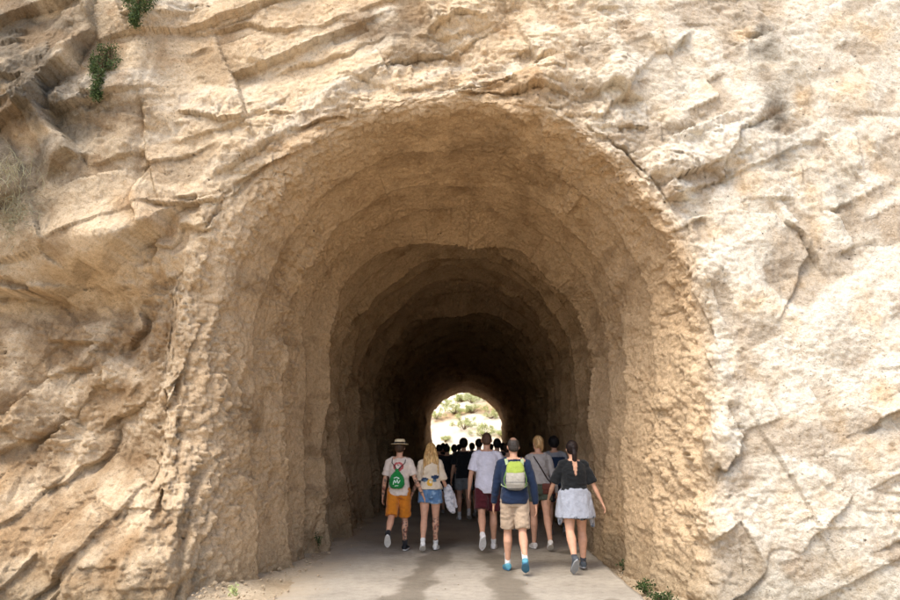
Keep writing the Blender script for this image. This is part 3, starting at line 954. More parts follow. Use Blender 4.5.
class Shape:
    """closed lofts that overlap; skin() fuses them into one continuous surface"""
    def __init__(self):
        self.V, self.F = [], []
    def loft(self, rings):
        o, n = len(self.V), len(rings[0])
        for r in rings:
            self.V.extend(r)
        m = len(rings)
        for i in range(m - 1):
            for k in range(n):
                self.F.append((o + i * n + k, o + i * n + (k + 1) % n, o + (i + 1) * n + (k + 1) % n, o + (i + 1) * n + k))
        self.F.append(tuple(o + k for k in range(n))[::-1])
        self.F.append(tuple(o + (m - 1) * n + k for k in range(n)))
    def tube(self, pts, rad, side=(1, 0, 0), squash=1.0, n=14, flat=False):
        pts = [np.asarray(p, float) for p in pts]
        rings = []
        for i, p in enumerate(pts):
            t = unit(pts[min(i + 1, len(pts) - 1)] - pts[max(i - 1, 0)])
            b = unit(np.cross(t, side)); a = np.cross(b, t)
            an = np.linspace(0, 2 * math.pi, n, endpoint=False)
            rings.append([p + rad[i] * (math.cos(q) * a + squash * math.sin(q) * b) for q in an])
        e0, e1 = unit(pts[0] - pts[1]), unit(pts[-1] - pts[-2])
        def cap(ring, c, e, r):
            return [[c + e * r * h + (np.asarray(v) - c) * w for v in ring] for h, w in ((0.5, 0.86), (0.85, 0.5))]
        A = cap(rings[0], pts[0], e0, rad[0]); B = cap(rings[-1], pts[-1], e1, rad[-1])
        self.loft([A[1], A[0]] + rings + ([] if flat else B))
    def rings(self, secs, n=20, power=2.0):
        """secs: (centre, rx, ry, xaxis, yaxis)"""
        an = np.linspace(0, 2 * math.pi, n, endpoint=False)
        ex = 2.0 / power
        sg = lambda v: np.sign(v) * abs(v) ** ex
        self.loft([[np.asarray(c, float) + rx * sg(math.cos(q)) * np.asarray(ax) + ry * sg(math.sin(q)) * np.asarray(ay) for q in an] for c, rx, ry, ax, ay in secs])
    def ball(self, c, r, R=None, n=12):
        r = np.asarray(r, float)
        R = np.eye(3) if R is None else R
        rings = []
        for th in np.linspace(0.12, math.pi - 0.12, n):
            rings.append([np.asarray(c) + R @ (r * np.array((math.sin(th) * math.cos(q), math.sin(th) * math.sin(q), -math.cos(th)))) for q in np.linspace(0, 2 * math.pi, 14, endpoint=False)])
        self.loft(rings)
    def skin(self, name, voxel=0.009, smooth=4, wrinkle=0.0, wscale=9.0, paint=None, col=None, seed=0, post=None, za=1.5):
        me = bpy.data.meshes.new(name)
        me.from_pydata([tuple(map(float, v)) for v in self.V], [], self.F)
        ob = bpy.data.objects.new(name, me)
        COL.objects.link(ob)
        r = ob.modifiers.new('r', 'REMESH'); r.mode = 'VOXEL'; r.voxel_size = voxel; r.use_smooth_shade = True
        if smooth:
            s = ob.modifiers.new('s', 'SMOOTH'); s.factor = 0.5; s.iterations = smooth
        dg = bpy.context.evaluated_depsgraph_get()
        out = bpy.data.meshes.new_from_object(ob.evaluated_get(dg))
        bpy.data.objects.remove(ob); bpy.data.meshes.remove(me)
        out.name = name
        out.polygons.foreach_set('use_smooth', np.ones(len(out.polygons), bool))
        n = len(out.vertices)
        co = np.empty(n * 3, np.float32); out.vertices.foreach_get('co', co); co = co.reshape(-1, 3)
        if wrinkle:
            no = np.empty(n * 3, np.float32); out.vertices.foreach_get('normal', no); no = no.reshape(-1, 3)
            q = co.astype(float) * np.array((wscale, wscale, wscale * za)) + seed * 3.7
            q = q + 0.6 * np.stack([pn(q * 0.5 + 3), pn(q * 0.5 + 8), pn(q * 0.5 + 14)], -1)
            f = (1 - 2 * np.abs(pn(q))) * 0.7 + 0.5 * pn(q * 2.1 + 6)
            co = co + no * (wrinkle * f)[:, None]
        if post is not None:
            co = post(co)
        out.vertices.foreach_set('co', np.ascontiguousarray(co, np.float32).ravel())
        c = np.tile(np.asarray(col if col is not None else (.5, .5, .5), float), (n, 1))
        if paint is not None:
            c = paint(co.astype(float), c)
        set_cols(out, c)
        out.update()
        return out

def rotx(a):
    c, s = math.cos(a), math.sin(a)
    return np.array(((1, 0, 0), (0, c, -s), (0, s, c)))
def rotz(a):
    c, s = math.cos(a), math.sin(a)
    return np.array(((c, -s, 0), (s, c, 0), (0, 0, 1)))
def roty(a):
    c, s = math.cos(a), math.sin(a)
    return np.array(((c, 0, s), (0, 1, 0), (-s, 0, c)))
D = math.radians
SKIN_TONE = lin(206, 158, 130)

def seg_dist(P, a, b):
    e = b - a
    t = np.clip(((P - a) @ e) / (e @ e), 0, 1)
    return np.linalg.norm(P - a - t[:, None] * e, axis=1), t

class Person:
    """local frame: x right, y walking direction, z up; the Empty stands on the ground between the feet"""
    def __init__(s, loc, H, label, legs, arms, sex='m', yaw=0.0, build=1.0, lean=3, head=(0, 0), skin=SKIN_TONE, voxel=0.009, seed=1):
        s.H, s.sex, s.k, s.seed, s.skin_c, s.voxel = H, sex, build, seed, np.asarray(skin), voxel
        h = H
        fe = sex == 'f'
        s.root = thing('person', loc, label, 'person', 'people walking into the tunnel', yaw)
        R = rotx(-D(lean))                                   # lean forward
        s.R = R
        pel = np.zeros(3)
        s.legs = []
        low = 1e9
        for sg, (a, b, c, spread) in zip((-1, 1), legs):
            hip = pel + np.array((sg * 0.052 * h, 0, -0.012 * h))
            A, Bn = D(a), D(a - b)
            dv = np.array((sg * math.sin(D(spread)), math.sin(A), -math.cos(A)))
            knee = hip + 0.243 * h * unit(dv)
            dv2 = np.array((sg * math.sin(D(spread)) * 0.5, math.sin(Bn), -math.cos(Bn)))
            ank = knee + 0.240 * h * unit(dv2)
            Rf = rotz(-sg * D(7)) @ rotx(-D(c))               # c > 0: toes down, heel lifted
            fl = 0.150 * h
            heel = ank + Rf @ np.array((0, -0.040 * h, -0.042 * h)); toe = ank + Rf @ np.array((0, 0.105 * h, -0.042 * h))
            low = min(low, heel[2], toe[2])
            s.legs.append(dict(sg=sg, hip=hip, knee=knee, ank=ank, Rf=Rf))
        up = -low
        for l in s.legs:
            for q in ('hip', 'knee', 'ank'):
                l[q] = l[q] + np.array((0, 0, up))
        s.P = pel + np.array((0, 0, up))
        s.T = lambda x, y, z: s.P + R @ np.array((x * h, y * h, z * h))
        sw = (0.089 if fe else 0.101) * build ** 0.5
        s.arms = []
        for sg, (swing, ab, flex, ab2) in zip((-1, 1), arms):
            sh = s.T(sg * sw, -0.004, 0.274)
            d1 = np.array((sg * math.sin(D(ab)), math.cos(D(ab)) * math.sin(D(swing)), -math.cos(D(ab)) * math.cos(D(swing))))
            el = sh + 0.178 * h * d1
            f2 = swing + flex
            d2 = np.array((sg * math.sin(D(ab2)), math.cos(D(ab2)) * math.sin(D(f2)), -math.cos(D(ab2)) * math.cos(D(f2))))
            wr = el + 0.150 * h * d2
            s.arms.append(dict(sg=sg, sh=sh, el=el, wr=wr, d=d2))
        w = 1.0
        hp, wa, ch = ((0.100, 0.070, 0.079) if fe else (0.091, 0.079, 0.090))
        s.tor = [(-0.050, 0.070, 0.058), (-0.02, hp * 0.96, 0.070), (0.02, hp, 0.071), (0.06, hp * .93, 0.064), (0.105, wa, 0.058), (0.155, wa * .45 + ch * .55, 0.062),
                 (0.205, ch, 0.068), (0.250, ch * 1.02, 0.064), (0.280, ch * .86, 0.053), (0.300, ch * .55, 0.042), (0.318, 0.036, 0.036)]
        s.hd = s.T(0, 0.012, 0.408)
        s.Rh = rotz(D(head[0])) @ rotx(D(head[1])) 
        s.parts = {}
        s.body()

    def torso(s, sh, z0, z1, off, flare=0.0, top_scale=1.0):
        """torso loft between two heights (fractions), grown outwards by off metres"""
        zs = np.array([t[0] for t in s.tor]); rx = np.array([t[1] for t in s.tor]); ry = np.array([t[2] for t in s.tor])
        R = s.R
        secs = []
        for z in np.linspace(z0, z1, 16):
            k = (z - z0) / (z1 - z0)
            o = off + flare * (1 - k) ** 2
            secs.append((s.T(0, 0, z), np.interp(z, zs, rx) * s.H * s.k + o, np.interp(z, zs, ry) * s.H * s.k + o, R @ np.array((1, 0, 0)), R @ np.array((0, 1, 0))))
        sh.rings(secs, 22, 2.25)

    def body(s):
        h, k = s.H, s.k
        b = Shape()
        s.torso(b, -0.05, 0.318, 0.0)
        # shoulders and neck
        for a in s.arms:
            b.tube([s.T(0, 0, 0.292), s.T(a['sg'] * 0.06, -0.002, 0.290), a['sh']], [0.036 * h, 0.036 * h, 0.031 * h * k])
            f = 0.86 if s.sex == 'f' else 1.0
            sh, el, wr = a['sh'], a['el'], a['wr']
            b.tube([sh, sh * .6 + el * .4, el, el * .7 + wr * .3, wr], [0.030 * h * f * k, 0.0265 * h * f * k, 0.0205 * h * f, 0.0220 * h * f, 0.0140 * h * f])
            s.hand(b, a, f)
        for l in s.legs:
            hip, kn, an = l['hip'], l['knee'], l['ank']
            f = (1.03 if s.sex == 'f' else 1.0) * k ** .6
            back = np.array((0, -0.010 * h, 0))
            b.tube([hip + (0, 0, 0.02 * h), hip * .55 + kn * .45, kn * .85 + hip * .15, kn, kn * .72 + an * .28 + back, kn * .4 + an * .6 + back * .6, an],
                   [0.052 * h * f, 0.045 * h * f, 0.033 * h * f, 0.031 * h * f, 0.0345 * h * f, 0.025 * h * f, 0.0190 * h])
            Rf = l['Rf']
            b.tube([an + Rf @ np.array((0, -0.022 * h, -0.014 * h)), an + Rf @ np.array((0, 0.03 * h, -0.020 * h)), an + Rf @ np.array((0, 0.085 * h, -0.030 * h))], [0.020 * h, 0.020 * h, 0.014 * h])
        hd, Rh = s.hd, s.Rh
        b.tube([s.T(0, -0.002, 0.30), s.T(0, 0.004, 0.335), hd + (0, 0, -0.035 * h)], [0.034 * h, 0.030 * h, 0.031 * h])
        g = 0.066 * h
        b.ball(hd + Rh @ np.array((0, -0.006 * h, 0.008 * h)), (0.045 * h, 0.056 * h, 0.058 * h), Rh)
        b.ball(hd + Rh @ np.array((0, 0.014 * h, -0.026 * h)), (0.036 * h, 0.042 * h, 0.040 * h), Rh)
        b.tube([hd + Rh @ np.array((0, 0.050 * h, 0.008 * h)), hd + Rh @ np.array((0, 0.060 * h, -0.014 * h))], [0.006 * h, 0.010 * h])       # nose
        b.ball(hd + Rh @ np.array((0, 0.047 * h, -0.036 * h)), (0.016 * h, 0.010 * h, 0.007 * h), Rh, 6)                                       # lips
        for sg in (-1, 1):
            b.ball(hd + Rh @ np.array((sg * 0.046 * h, -0.004 * h, -0.004 * h)), (0.007 * h, 0.012 * h, 0.018 * h), Rh, 8)                     # ears
        hdc, Rt = hd.copy(), Rh.T
        tat = getattr(s, 'tattoo', [])
        def paint(P, c):
            q = (P - hdc) @ Rh / h
            for sg in (-1, 1):
                e = np.hypot((q[:, 0] - sg * 0.020) / 0.011, (q[:, 2] - 0.002) / 0.006)
                c[(e < 1) & (q[:, 1] > 0.03)] = lin(60, 44, 36)
            m = (np.hypot(q[:, 0] / 0.017, (q[:, 2] + 0.036) / 0.007) < 1) & (q[:, 1] > 0.03)
            c[m] = c[m] * (0.85, 0.55, 0.55)
            return c
        s.body_me = b.skin('body', s.voxel, 3, paint=paint, col=s.skin_c)
        s.body_ob = link('body', s.body_me, SKIN, s.root)

    def ink(s, bones, seed, strength=0.8):
        """tattoos: dark irregular figures along the given limbs, painted on the skin"""
        me = s.body_me
        n = len(me.vertices)
        co = np.empty(n * 3, np.float32); me.vertices.foreach_get('co', co); co = co.reshape(-1, 3).astype(float)
        at = me.color_attributes['Col']
        c = np.empty(n * 4, np.float32); at.data.foreach_get('color', c); c = c.reshape(-1, 4)
        f = fbm(co * 24 + seed, 3); g = pn(co * 13 + seed + 5); g2 = pn(co * 17 + seed + 40)
        for a, b in bones:
            d, t = seg_dist(co, a, b)
            m = sstep(0.10, 0.085, d) * sstep(0.0, 0.06, t) * sstep(1.0, 0.94, t)
            k = m * np.maximum(sstep(0.0, 0.12, f + 0.15 * g), 0) * strength
            ink = lin(52, 56, 58)
            c[:, :3] = c[:, :3] * (1 - k[:, None]) + ink * k[:, None]
            k2 = m * sstep(0.32, 0.45, g2) * 0.6
            c[:, :3] = c[:, :3] * (1 - k2[:, None]) + lin(120, 44, 36) * k2[:, None]
        at.data.foreach_set('color', c.ravel())

    def hand(s, b, a, f):
        h, sg, d, w = s.H, a['sg'], a['d'], a['wr']
        fwd = unit(np.array((0, 1, 0)) - d * d[1])              # thumb side points forward
        med = unit(np.cross(d, fwd)) * 1.0                        # palm normal, towards the thigh
        if med[0] * sg > 0:
            med = -med
        f = 0.95 * f ** .5
        L = 0.052 * h * f
        p0 = w + d * 0.008 * h
        secs = []
        for k, wd in ((0, 0.016), (0.4, 0.0235), (0.85, 0.0250), (1.0, 0.022)):
            secs.append((p0 + d * L * k + med * 0.003 * h * k, wd * h * f, 0.0095 * h * f, fwd, med))
        b.rings(secs, 12, 2.4)
        for i, (off, ln) in enumerate(((0.0185, 0.040), (0.0062, 0.045), (-0.0062, 0.042), (-0.018, 0.033))):
            r = 0.0056 * h * f
            q = p0 + d * L * 0.95 + fwd * off * h * f + med * 0.003 * h
            l = ln * h * f
            d2 = unit(d + med * 0.35 + fwd * off * 3); d3 = unit(d + med * 0.95 + fwd * off * 2)
            k1 = q + d2 * l * .5
            b.tube([q - d * 0.01 * h, q, k1, k1 + d3 * l * .5], [r, r, r * .95, r * .8], n=8)
        q = p0 + d * L * 0.25 + fwd * 0.018 * h * f
        t1 = q + unit(d * .7 + fwd * .75 + med * .3) * 0.026 * h * f
        b.tube([q - fwd * .008 * h, q, t1, t1 + unit(d + fwd * .25 + med * .35) * 0.022 * h * f], [0.0075 * h * f, 0.0075 * h * f, 0.0065 * h * f, 0.005 * h * f], n=8)
        a['grip'] = p0 + d * L * 1.15 + med * 0.012 * h

    # ---- clothing
    def shirt(s, col, hem=-0.02, sleeve=0.75, ease=0.016, cuff=0.012, paint=None, wr=0.012, name='shirt', loose=0.012, long=False, thick=1.0):
        h = s.H
        sh = Shape()
        s.torso(sh, hem, 0.306, ease, loose)
        f = 0.86 if s.sex == 'f' else 1.0
        for a in s.arms:
            S_, E, W = a['sh'], a['el'], a['wr']
            sh.tube([s.T(0, 0, 0.285), s.T(a['sg'] * 0.055, -0.002, 0.286), S_], [0.037 * h + ease * .4, 0.035 * h + ease * .4, 0.029 * h * s.k + ease * .5])
            r0 = 0.029 * h * f * s.k + ease * .5
            if long:
                sh.tube([S_, S_ * .6 + E * .4, E, E * .6 + W * .4, W * .94 + E * .06], [r0, 0.028 * h * f * s.k + ease * .7, 0.024 * h * f + ease * .7, 0.023 * h * f + ease * .6, 0.0165 * h * f + ease * .5], flat=True)
            else:
                e = S_ * (1 - sleeve) + E * sleeve
                rr = 0.0265 * h * f * s.k + ease * .5 + cuff * .7
                sh.tube([S_, S_ * .5 + e * .5, e], [r0, (r0 + rr) / 2, rr], flat=True)
        s.shirt_me = sh.skin(name, s.voxel + 0.001, 3, wr, 7.0, paint, col, s.seed)
        return link(name, s.shirt_me, CLOTH, s.root)

    def shorts(s, col, length=0.8, ease=0.018, flare=0.02, rise=0.045, paint=None, wr=0.010, name='shorts'):
        h = s.H
        sh = Shape()
        s.torso(sh, -0.055, rise, ease * .8)
        for l in s.legs:
            hip, kn = l['hip'], l['knee']
            e = hip * (1 - length) + kn * length
            f = (1.03 if s.sex == 'f' else 1.0) * s.k ** .6
            r0 = 0.053 * h * f + ease * .7; r1 = np.interp(length, (0, .45, .85, 1), (0.052, 0.045, 0.035, 0.033)) * h * f + ease + flare
            sh.tube([hip + (0, 0, 0.02 * h), hip * .5 + e * .5, e], [r0, (r0 + r1) / 2, r1], flat=True)
        me = sh.skin(name, s.voxel + 0.001, 3, wr, 8.0, paint, col, s.seed + 4)
        return link(name, me, CLOTH, s.root)

    def shoes(s, upper, sole, sock=None, sock_h=0.06):
        h = s.H
        for l in s.legs:
            an, Rf = l['ank'], l['Rf']
            T = lambda x, y, z: an + Rf @ np.array((x * h, y * h, z * h))
            ax, ay, az = Rf @ np.array((1, 0, 0)), Rf @ np.array((0, 1, 0)), Rf @ np.array((0, 0, 1))
            sh = Shape()
            secs = []
            for y, w, z0, z1 in ((-0.040, 0.016, -0.034, 0.004), (-0.034, 0.023, -0.036, 0.008), (-0.012, 0.0255, -0.036, 0.010), (0.018, 0.0255, -0.036, 0.006), (0.045, 0.027, -0.036, -0.006), (0.075, 0.029, -0.036, -0.014), (0.096, 0.025, -0.036, -0.020), (0.108, 0.014, -0.034, -0.025)):
                secs.append((T(0, y, (z0 + z1) / 2), w * h, (z1 - z0) / 2 * h, ax, az))
            sh.rings(secs, 16, 2.6)
            up = link('shoe', sh.skin('shoe', 0.007, 2, col=upper), SHOEM, s.root)
            so = Shape()
            secs = []
            for z, g in ((-0.0425, 0.98), (-0.040, 1.03), (-0.031, 1.02)):
                ring = []
                for q in np.linspace(0, 2 * math.pi, 28, endpoint=False):
                    y = 0.034 + 0.077 * math.cos(q) * g
                    wdt = np.interp(y, (-0.043, -0.03, 0.01, 0.075, 0.111), (0.02, 0.027, 0.0265, 0.031, 0.022))
                    ring.append(T(math.sin(q) * wdt * g * (1 if abs(math.cos(q)) < .97 else .8), y, z))
                secs.append(ring)
            so.loft(secs)
            me = pydata('sole', so.V, so.F, False, np.tile(sole, (len(so.V), 1)))
            link('sole', me, SHOEM, up)
            if sock is not None:
                k = Shape()
                kn = l['knee']
                t = unit(kn - an)
                k.tube([an - t * 0.005 * h, an + t * sock_h * h * .5, an + t * sock_h * h], [0.0225 * h, 0.0225 * h, 0.026 * h])
                link('sock', k.skin('sock', 0.008, 2, 0.002, 20, col=sock), CLOTH, s.root)

    def hair(s, col, kind='short', col2=None, seed=0):
        h, hd, Rh = s.H, s.hd, s.Rh
        T = lambda x, y, z: hd + Rh @ np.array((x * h, y * h, z * h))
        sh = Shape()
        def paint(P, c):
            if col2 is not None:
                n_ = pn(P * np.array((60, 60, 6)) + seed)
                w = sstep(-0.1, 0.5, n_)[:, None]
                c = c * (1 - w) + np.asarray(col2) * w
            if kind == 'balding':
                q = (P - hd) @ Rh / h
                w = (sstep(0.031, 0.020, np.hypot(q[:, 0], q[:, 1] + 0.030)) * sstep(0.02, 0.035, q[:, 2]))[:, None] * 0.5
                c = c * (1 - w) + s.skin_c * 0.9 * w
            return c
        t = {'buzz': 0.002, 'balding': 0.003, 'short': 0.007, 'thick': 0.013}.get(kind, 0.006)
        if kind != 'buzz' and kind != 'balding' or True:
            sh.ball(T(0, -0.011, 0.013), ((0.045 + t) * h, (0.052 + t) * h, (0.056 + t) * h), Rh)
            if kind in ('short', 'thick', 'balding', 'buzz'):
                sh.ball(T(0, -0.030, -0.012), ((0.040 + t * .6) * h, (0.030 + t * .5) * h, (0.034) * h), Rh)
        if kind == 'long':
            secs = []
            for z, w, d, y in ((0.03, 0.046, 0.045, -0.014), (-0.01, 0.060, 0.040, -0.026), (-0.06, 0.072, 0.030, -0.044), (-0.115, 0.080, 0.026, -0.056), (-0.17, 0.078, 0.022, -0.062), (-0.215, 0.060, 0.016, -0.064), (-0.235, 0.038, 0.010, -0.064)):
                secs.append((T(0, y, z), w * h, d * h, Rh @ np.array((1, 0, 0)), Rh @ np.array((0, 1, 0))))
            sh.rings(secs, 20, 2.3)
            rg = np.random.default_rng(4)
            for i in range(26):
                x = rg.uniform(-.072, .072)
                sh.tube([T(x * .7, -0.045, 0.01), T(x * 1.05, -0.064, -0.09), T(x * 1.1, -0.076, -0.17), T(x + rg.normal() * .01, -0.076, -0.22 - 0.04 * rg.random())], [0.007 * h, 0.0065 * h, 0.006 * h, 0.003 * h], n=7)
        if kind == 'updo':
            sh.ball(T(0, -0.040, -0.002), (0.034 * h, 0.030 * h, 0.046 * h), Rh)
            sh.tube([T(0.004, -0.052, -0.01), T(0.012, -0.060, -0.04), T(0.006, -0.056, -0.075)], [0.020 * h, 0.014 * h, 0.006 * h])
            sh.tube([T(-0.034, -0.03, 0.0), T(-0.036, -0.03, -0.045)], [0.012 * h, 0.006 * h])
            sh.tube([T(0.034, -0.03, 0.0), T(0.038, -0.03, -0.05)], [0.012 * h, 0.006 * h])
        if kind == 'ponytail':
            sh.ball(T(0, -0.055, 0.014), (0.028 * h, 0.024 * h, 0.026 * h), Rh)
            sh.tube([T(0, -0.060, 0.01), T(0.004, -0.070, -0.04), T(0.004, -0.066, -0.10), T(0.0, -0.060, -0.145)], [0.018 * h, 0.022 * h, 0.017 * h, 0.006 * h])
        if kind == 'bun':
            sh.ball(T(0, -0.030, 0.070), (0.026 * h, 0.026 * h, 0.024 * h), Rh)
        lim = {'buzz': -0.030, 'balding': -0.030, 'short': -0.036, 'thick': -0.040}.get(kind)
        def post(co):
            q = (co - hd) @ Rh / h
            # keep the hair off the face: pull front vertices back inside the skull
            m = (q[:, 1] > 0.018) & (q[:, 2] < 0.034 + 0.0 * q[:, 1])
            q[m, 1] = 0.018 - 0.3 * (q[m, 1] - 0.018)
            return (q * h) @ Rh.T + hd
        me = sh.skin('hair', 0.007, 2, 0.003, 22.0, paint, col, seed, post)
        return link('hair', me, HAIRM, s.root)

def foot_at(px, py):
    return on_ground(px, py)

def back_y(p, x, z, extra=0.0):
    """outermost back surface of a shirt at local x, z"""
    n = len(p.shirt_me.vertices)
    co = np.empty(n * 3, np.float32); p.shirt_me.vertices.foreach_get('co', co); co = co.reshape(-1, 3)
    m = (np.abs(co[:, 0] - x) < 0.035) & (np.abs(co[:, 2] - z) < 0.035)
    return (co[m, 1].min() if m.any() else p.P[1] - 0.12) - extra

WHITE, BLACK, NAVY = lin(232, 230, 226), lin(24, 24, 27), lin(28, 44, 72)
# 1 - man in a straw hat
loc1 = foot_at(398, 551)
p1 = Person(loc1, 1.70, 'man in straw hat, beige tee and orange shorts, leftmost of the walkers',
            legs=((-24, 34, 50, 1), (9, 6, -2, 1)), arms=((4, 13, 12, 8), (-6, 20, 16, 26)), build=0.95, seed=2, lean=2, yaw=D(-3), head=(-5, -3))
def paint1(P, c):
    h = 1.70
    x, z = P[:, 0] - 0.0, P[:, 2] - p1.P[2]
    n_ = pn(P * 30)
    back = P[:, 1] < p1.P[1] + 0.02
    r = np.hypot(x / 0.085, (z - 0.395) / 0.075)
    m = back & (r < 1) & (r > 0.55) & (n_ > -0.35)
    c[m] = lin(188, 92, 92)
    m = back & (r < 0.5) & (n_ > 0.05)
    c[m] = lin(120, 84, 96)
    return c
p1.shirt(lin(222, 206, 192), hem=-0.035, sleeve=0.72, ease=0.02, cuff=0.016, paint=paint1)
p1.shorts(lin(202, 122, 30), length=0.90, ease=0.02, flare=0.022)
p1.shoes(lin(30, 30, 34), lin(214, 212, 208), sock=lin(40, 40, 44), sock_h=0.04)
p1.hair(lin(70, 52, 38), 'short')
p1.ink([(p1.arms[0]['sh'], p1.arms[0]['wr']), (p1.arms[1]['sh'], p1.arms[1]['wr']), (p1.legs[1]['knee'], p1.legs[1]['ank'])], 3.0)
def straw_hat(p):
    h, hd, Rh = p.H, p.hd, p.Rh
    T = lambda x, y, z: hd + Rh @ np.array((x, y, z)) * h
    ex, ey = Rh @ np.array((1, 0, 0)), Rh @ np.array((0, 1, 0))
    s = Shape()
    prof = [(0.085, 0.036), (0.086, 0.033), (0.052, 0.030), (0.053, 0.036), (0.053, 0.060), (0.050, 0.075), (0.040, 0.082), (0.020, 0.078), (0.006, 0.074)]
    s.rings([(T(0, -0.006, z), r * h, r * 1.12 * h, ex, ey) for r, z in prof], 28)
    hat = link('hat', pydata('hat', s.V, s.F), STRAW, p.root)
    b = Shape()
    b.rings([(T(0, -0.006, z), r * h, r * 1.12 * h, ex, ey) for r, z in ((0.0545, 0.0365), (0.0555, 0.040), (0.0552, 0.052), (0.0535, 0.054))], 28)
    link('hat_band', pydata('hat_band', b.V, b.F, True, np.tile(lin(44, 34, 30), (len(b.V), 1))), CLOTH, hat)
straw_hat(p1)

def cord(name, pts, r, col, parent, n=6, mat=None):
    s = Shape()
    s.tube(pts, [r] * len(pts), n=n)
    return link(name, pydata(name, s.V, s.F, True, np.tile(col, (len(s.V), 1))), mat or CLOTH, parent)

def world_thing(name, p, label, cat):
    """a carried thing: its own Empty, standing in the same frame as the person who carries it"""
    o = thing(name, p.root.location, label, cat, None, p.root.rotation_euler[2])
    return o

# green drawstring bag
def drawstring(p):
    t = world_thing('drawstring_bag', p, 'green drawstring bag with white print on the straw hatted man', 'bag')
    z0 = p.P[2]
    zc = z0 + 0.20
    yb = back_y(p, -0.01, zc)
    s = Shape()
    cx = -0.015
    secs = []
    for z, w, d in ((-0.145, 0.05, 0.03), (-0.13, 0.095, 0.055), (-0.08, 0.122, 0.075), (0.0, 0.118, 0.068), (0.06, 0.09, 0.05), (0.11, 0.05, 0.03), (0.135, 0.022, 0.018), (0.16, 0.038, 0.022)):
        secs.append((np.array((cx, yb - 0.035, zc + z)), w, d, (1, 0, 0), (0, 1, 0)))
    s.rings(secs, 18, 2.3)
    def paint(P, c):
        x, z = P[:, 0] - cx, P[:, 2] - zc
        m = np.zeros(len(P), bool)
        for a, b in (((-.05, -.075), (-.035, -.01)), ((-.035, -.01), (-.01, -.05)), ((-.01, -.05), (.012, -.005)), ((.012, -.005), (.03, -.06)), ((.03, -.06), (.055, -.02)), ((-.04, .02), (.0, .035)), ((.0, .035), (.04, .015)), ((-.02, -.10), (.03, -.095))):
            q = np.stack([x, 0 * x, z], -1)
            d, _ = seg_dist(q, np.array((a[0], 0, a[1])), np.array((b[0], 0, b[1])))
            m |= d < 0.006
        c[m & (P[:, 1] < yb - 0.04)] = lin(222, 236, 226)
        return c
    link('pouch', s.skin('pouch', 0.008, 2, 0.007, 16, paint, lin(28, 128, 60), 3), CLOTH, t)
    for sg in (-1, 1):
        top = z0 + 0.505
        link_pts = [(cx, yb - 0.03, zc + 0.14), (sg * 0.06, back_y(p, sg * 0.06, zc + 0.21, 0.008), zc + 0.21), (sg * 0.105, back_y(p, sg * 0.105, top - 0.06, 0.008), top - 0.05), (sg * 0.112, p.P[1] + 0.0, top + 0.045), (sg * 0.12, p.P[1] + 0.085, top - 0.04)]
        cord('cord', link_pts, 0.006, lin(44, 36, 36), t)
drawstring(p1)

# 2 - woman with long blonde hair
loc2 = foot_at(430, 550)
p2 = Person(loc2, 1.655, 'woman with long blonde hair in cream printed tee and denim shorts',
            legs=((-10, 22, 26, 1), (6, 5, 0, 0)), arms=((2, 14, 14, 22), (4, 14, 34, 16)), sex='f', seed=5, head=(6, -2), yaw=D(-2))
def paint2(P, c):
    x, z = P[:, 0], P[:, 2] - p2.P[2]
    back = P[:, 1] < p2.P[1] + 0.02
    n_ = 0.25 * pn(P * 26)
    for sx in (-1, 1):
        m = back & (np.hypot((x - sx * 0.085) / 0.062, (z - 0.225 - 0.02 * sx) / 0.034) + n_ < 1)
        c[m] = lin(44, 62, 92)
        m = back & (np.hypot((x - sx * 0.075) / 0.03, (z - 0.19) / 0.02) + n_ < 1)
        c[m] = lin(92, 122, 140)
    m = back & (np.hypot(x / 0.05, (z - 0.155) / 0.05) + n_ < 1)
    c[m] = lin(224, 172, 60)
    m = back & (np.hypot((x - .01) / 0.024, (z - 0.17) / 0.022) + n_ < 1)
    c[m] = lin(242, 228, 196)
    return c
p2.shirt(lin(226, 208, 182), hem=0.03, sleeve=0.9, ease=0.024, cuff=0.024, loose=0.018, paint=paint2)
def denim(P, c):
    n_ = fbm(P * 14, 3)
    w = sstep(0.0, 0.5, n_)[:, None]
    c = c * (1 - w) + lin(150, 178, 204) * w
    z = P[:, 2] - p2.P[2]
    hem = (sstep(-0.155, -0.170, z))[:, None] * 0.6
    c = c * (1 - hem) + lin(196, 210, 222) * hem
    for sx in (-1, 1):
        e = np.maximum(np.abs(P[:, 0] - sx * 0.085) / 0.055, np.abs(z - 0.015) / 0.06)
        m = (e < 1) & (e > 0.9) & (P[:, 1] < p2.P[1] - 0.03)
        c[m] = lin(70, 98, 132)
    return c
p2.shorts(lin(92, 126, 164), length=0.36, ease=0.014, flare=0.016, rise=0.07, paint=denim)
p2.shoes(lin(224, 222, 216), lin(236, 234, 230), sock=lin(228, 226, 222), sock_h=0.035)
p2.hair(lin(176, 134, 78), 'long', lin(222, 186, 126), 2)
p2.ink([(p2.legs[1]['knee'] + (0, 0, 0.06), p2.legs[1]['ank']), (p2.arms[0]['el'], p2.arms[0]['wr'])], 8.0, 0.75)
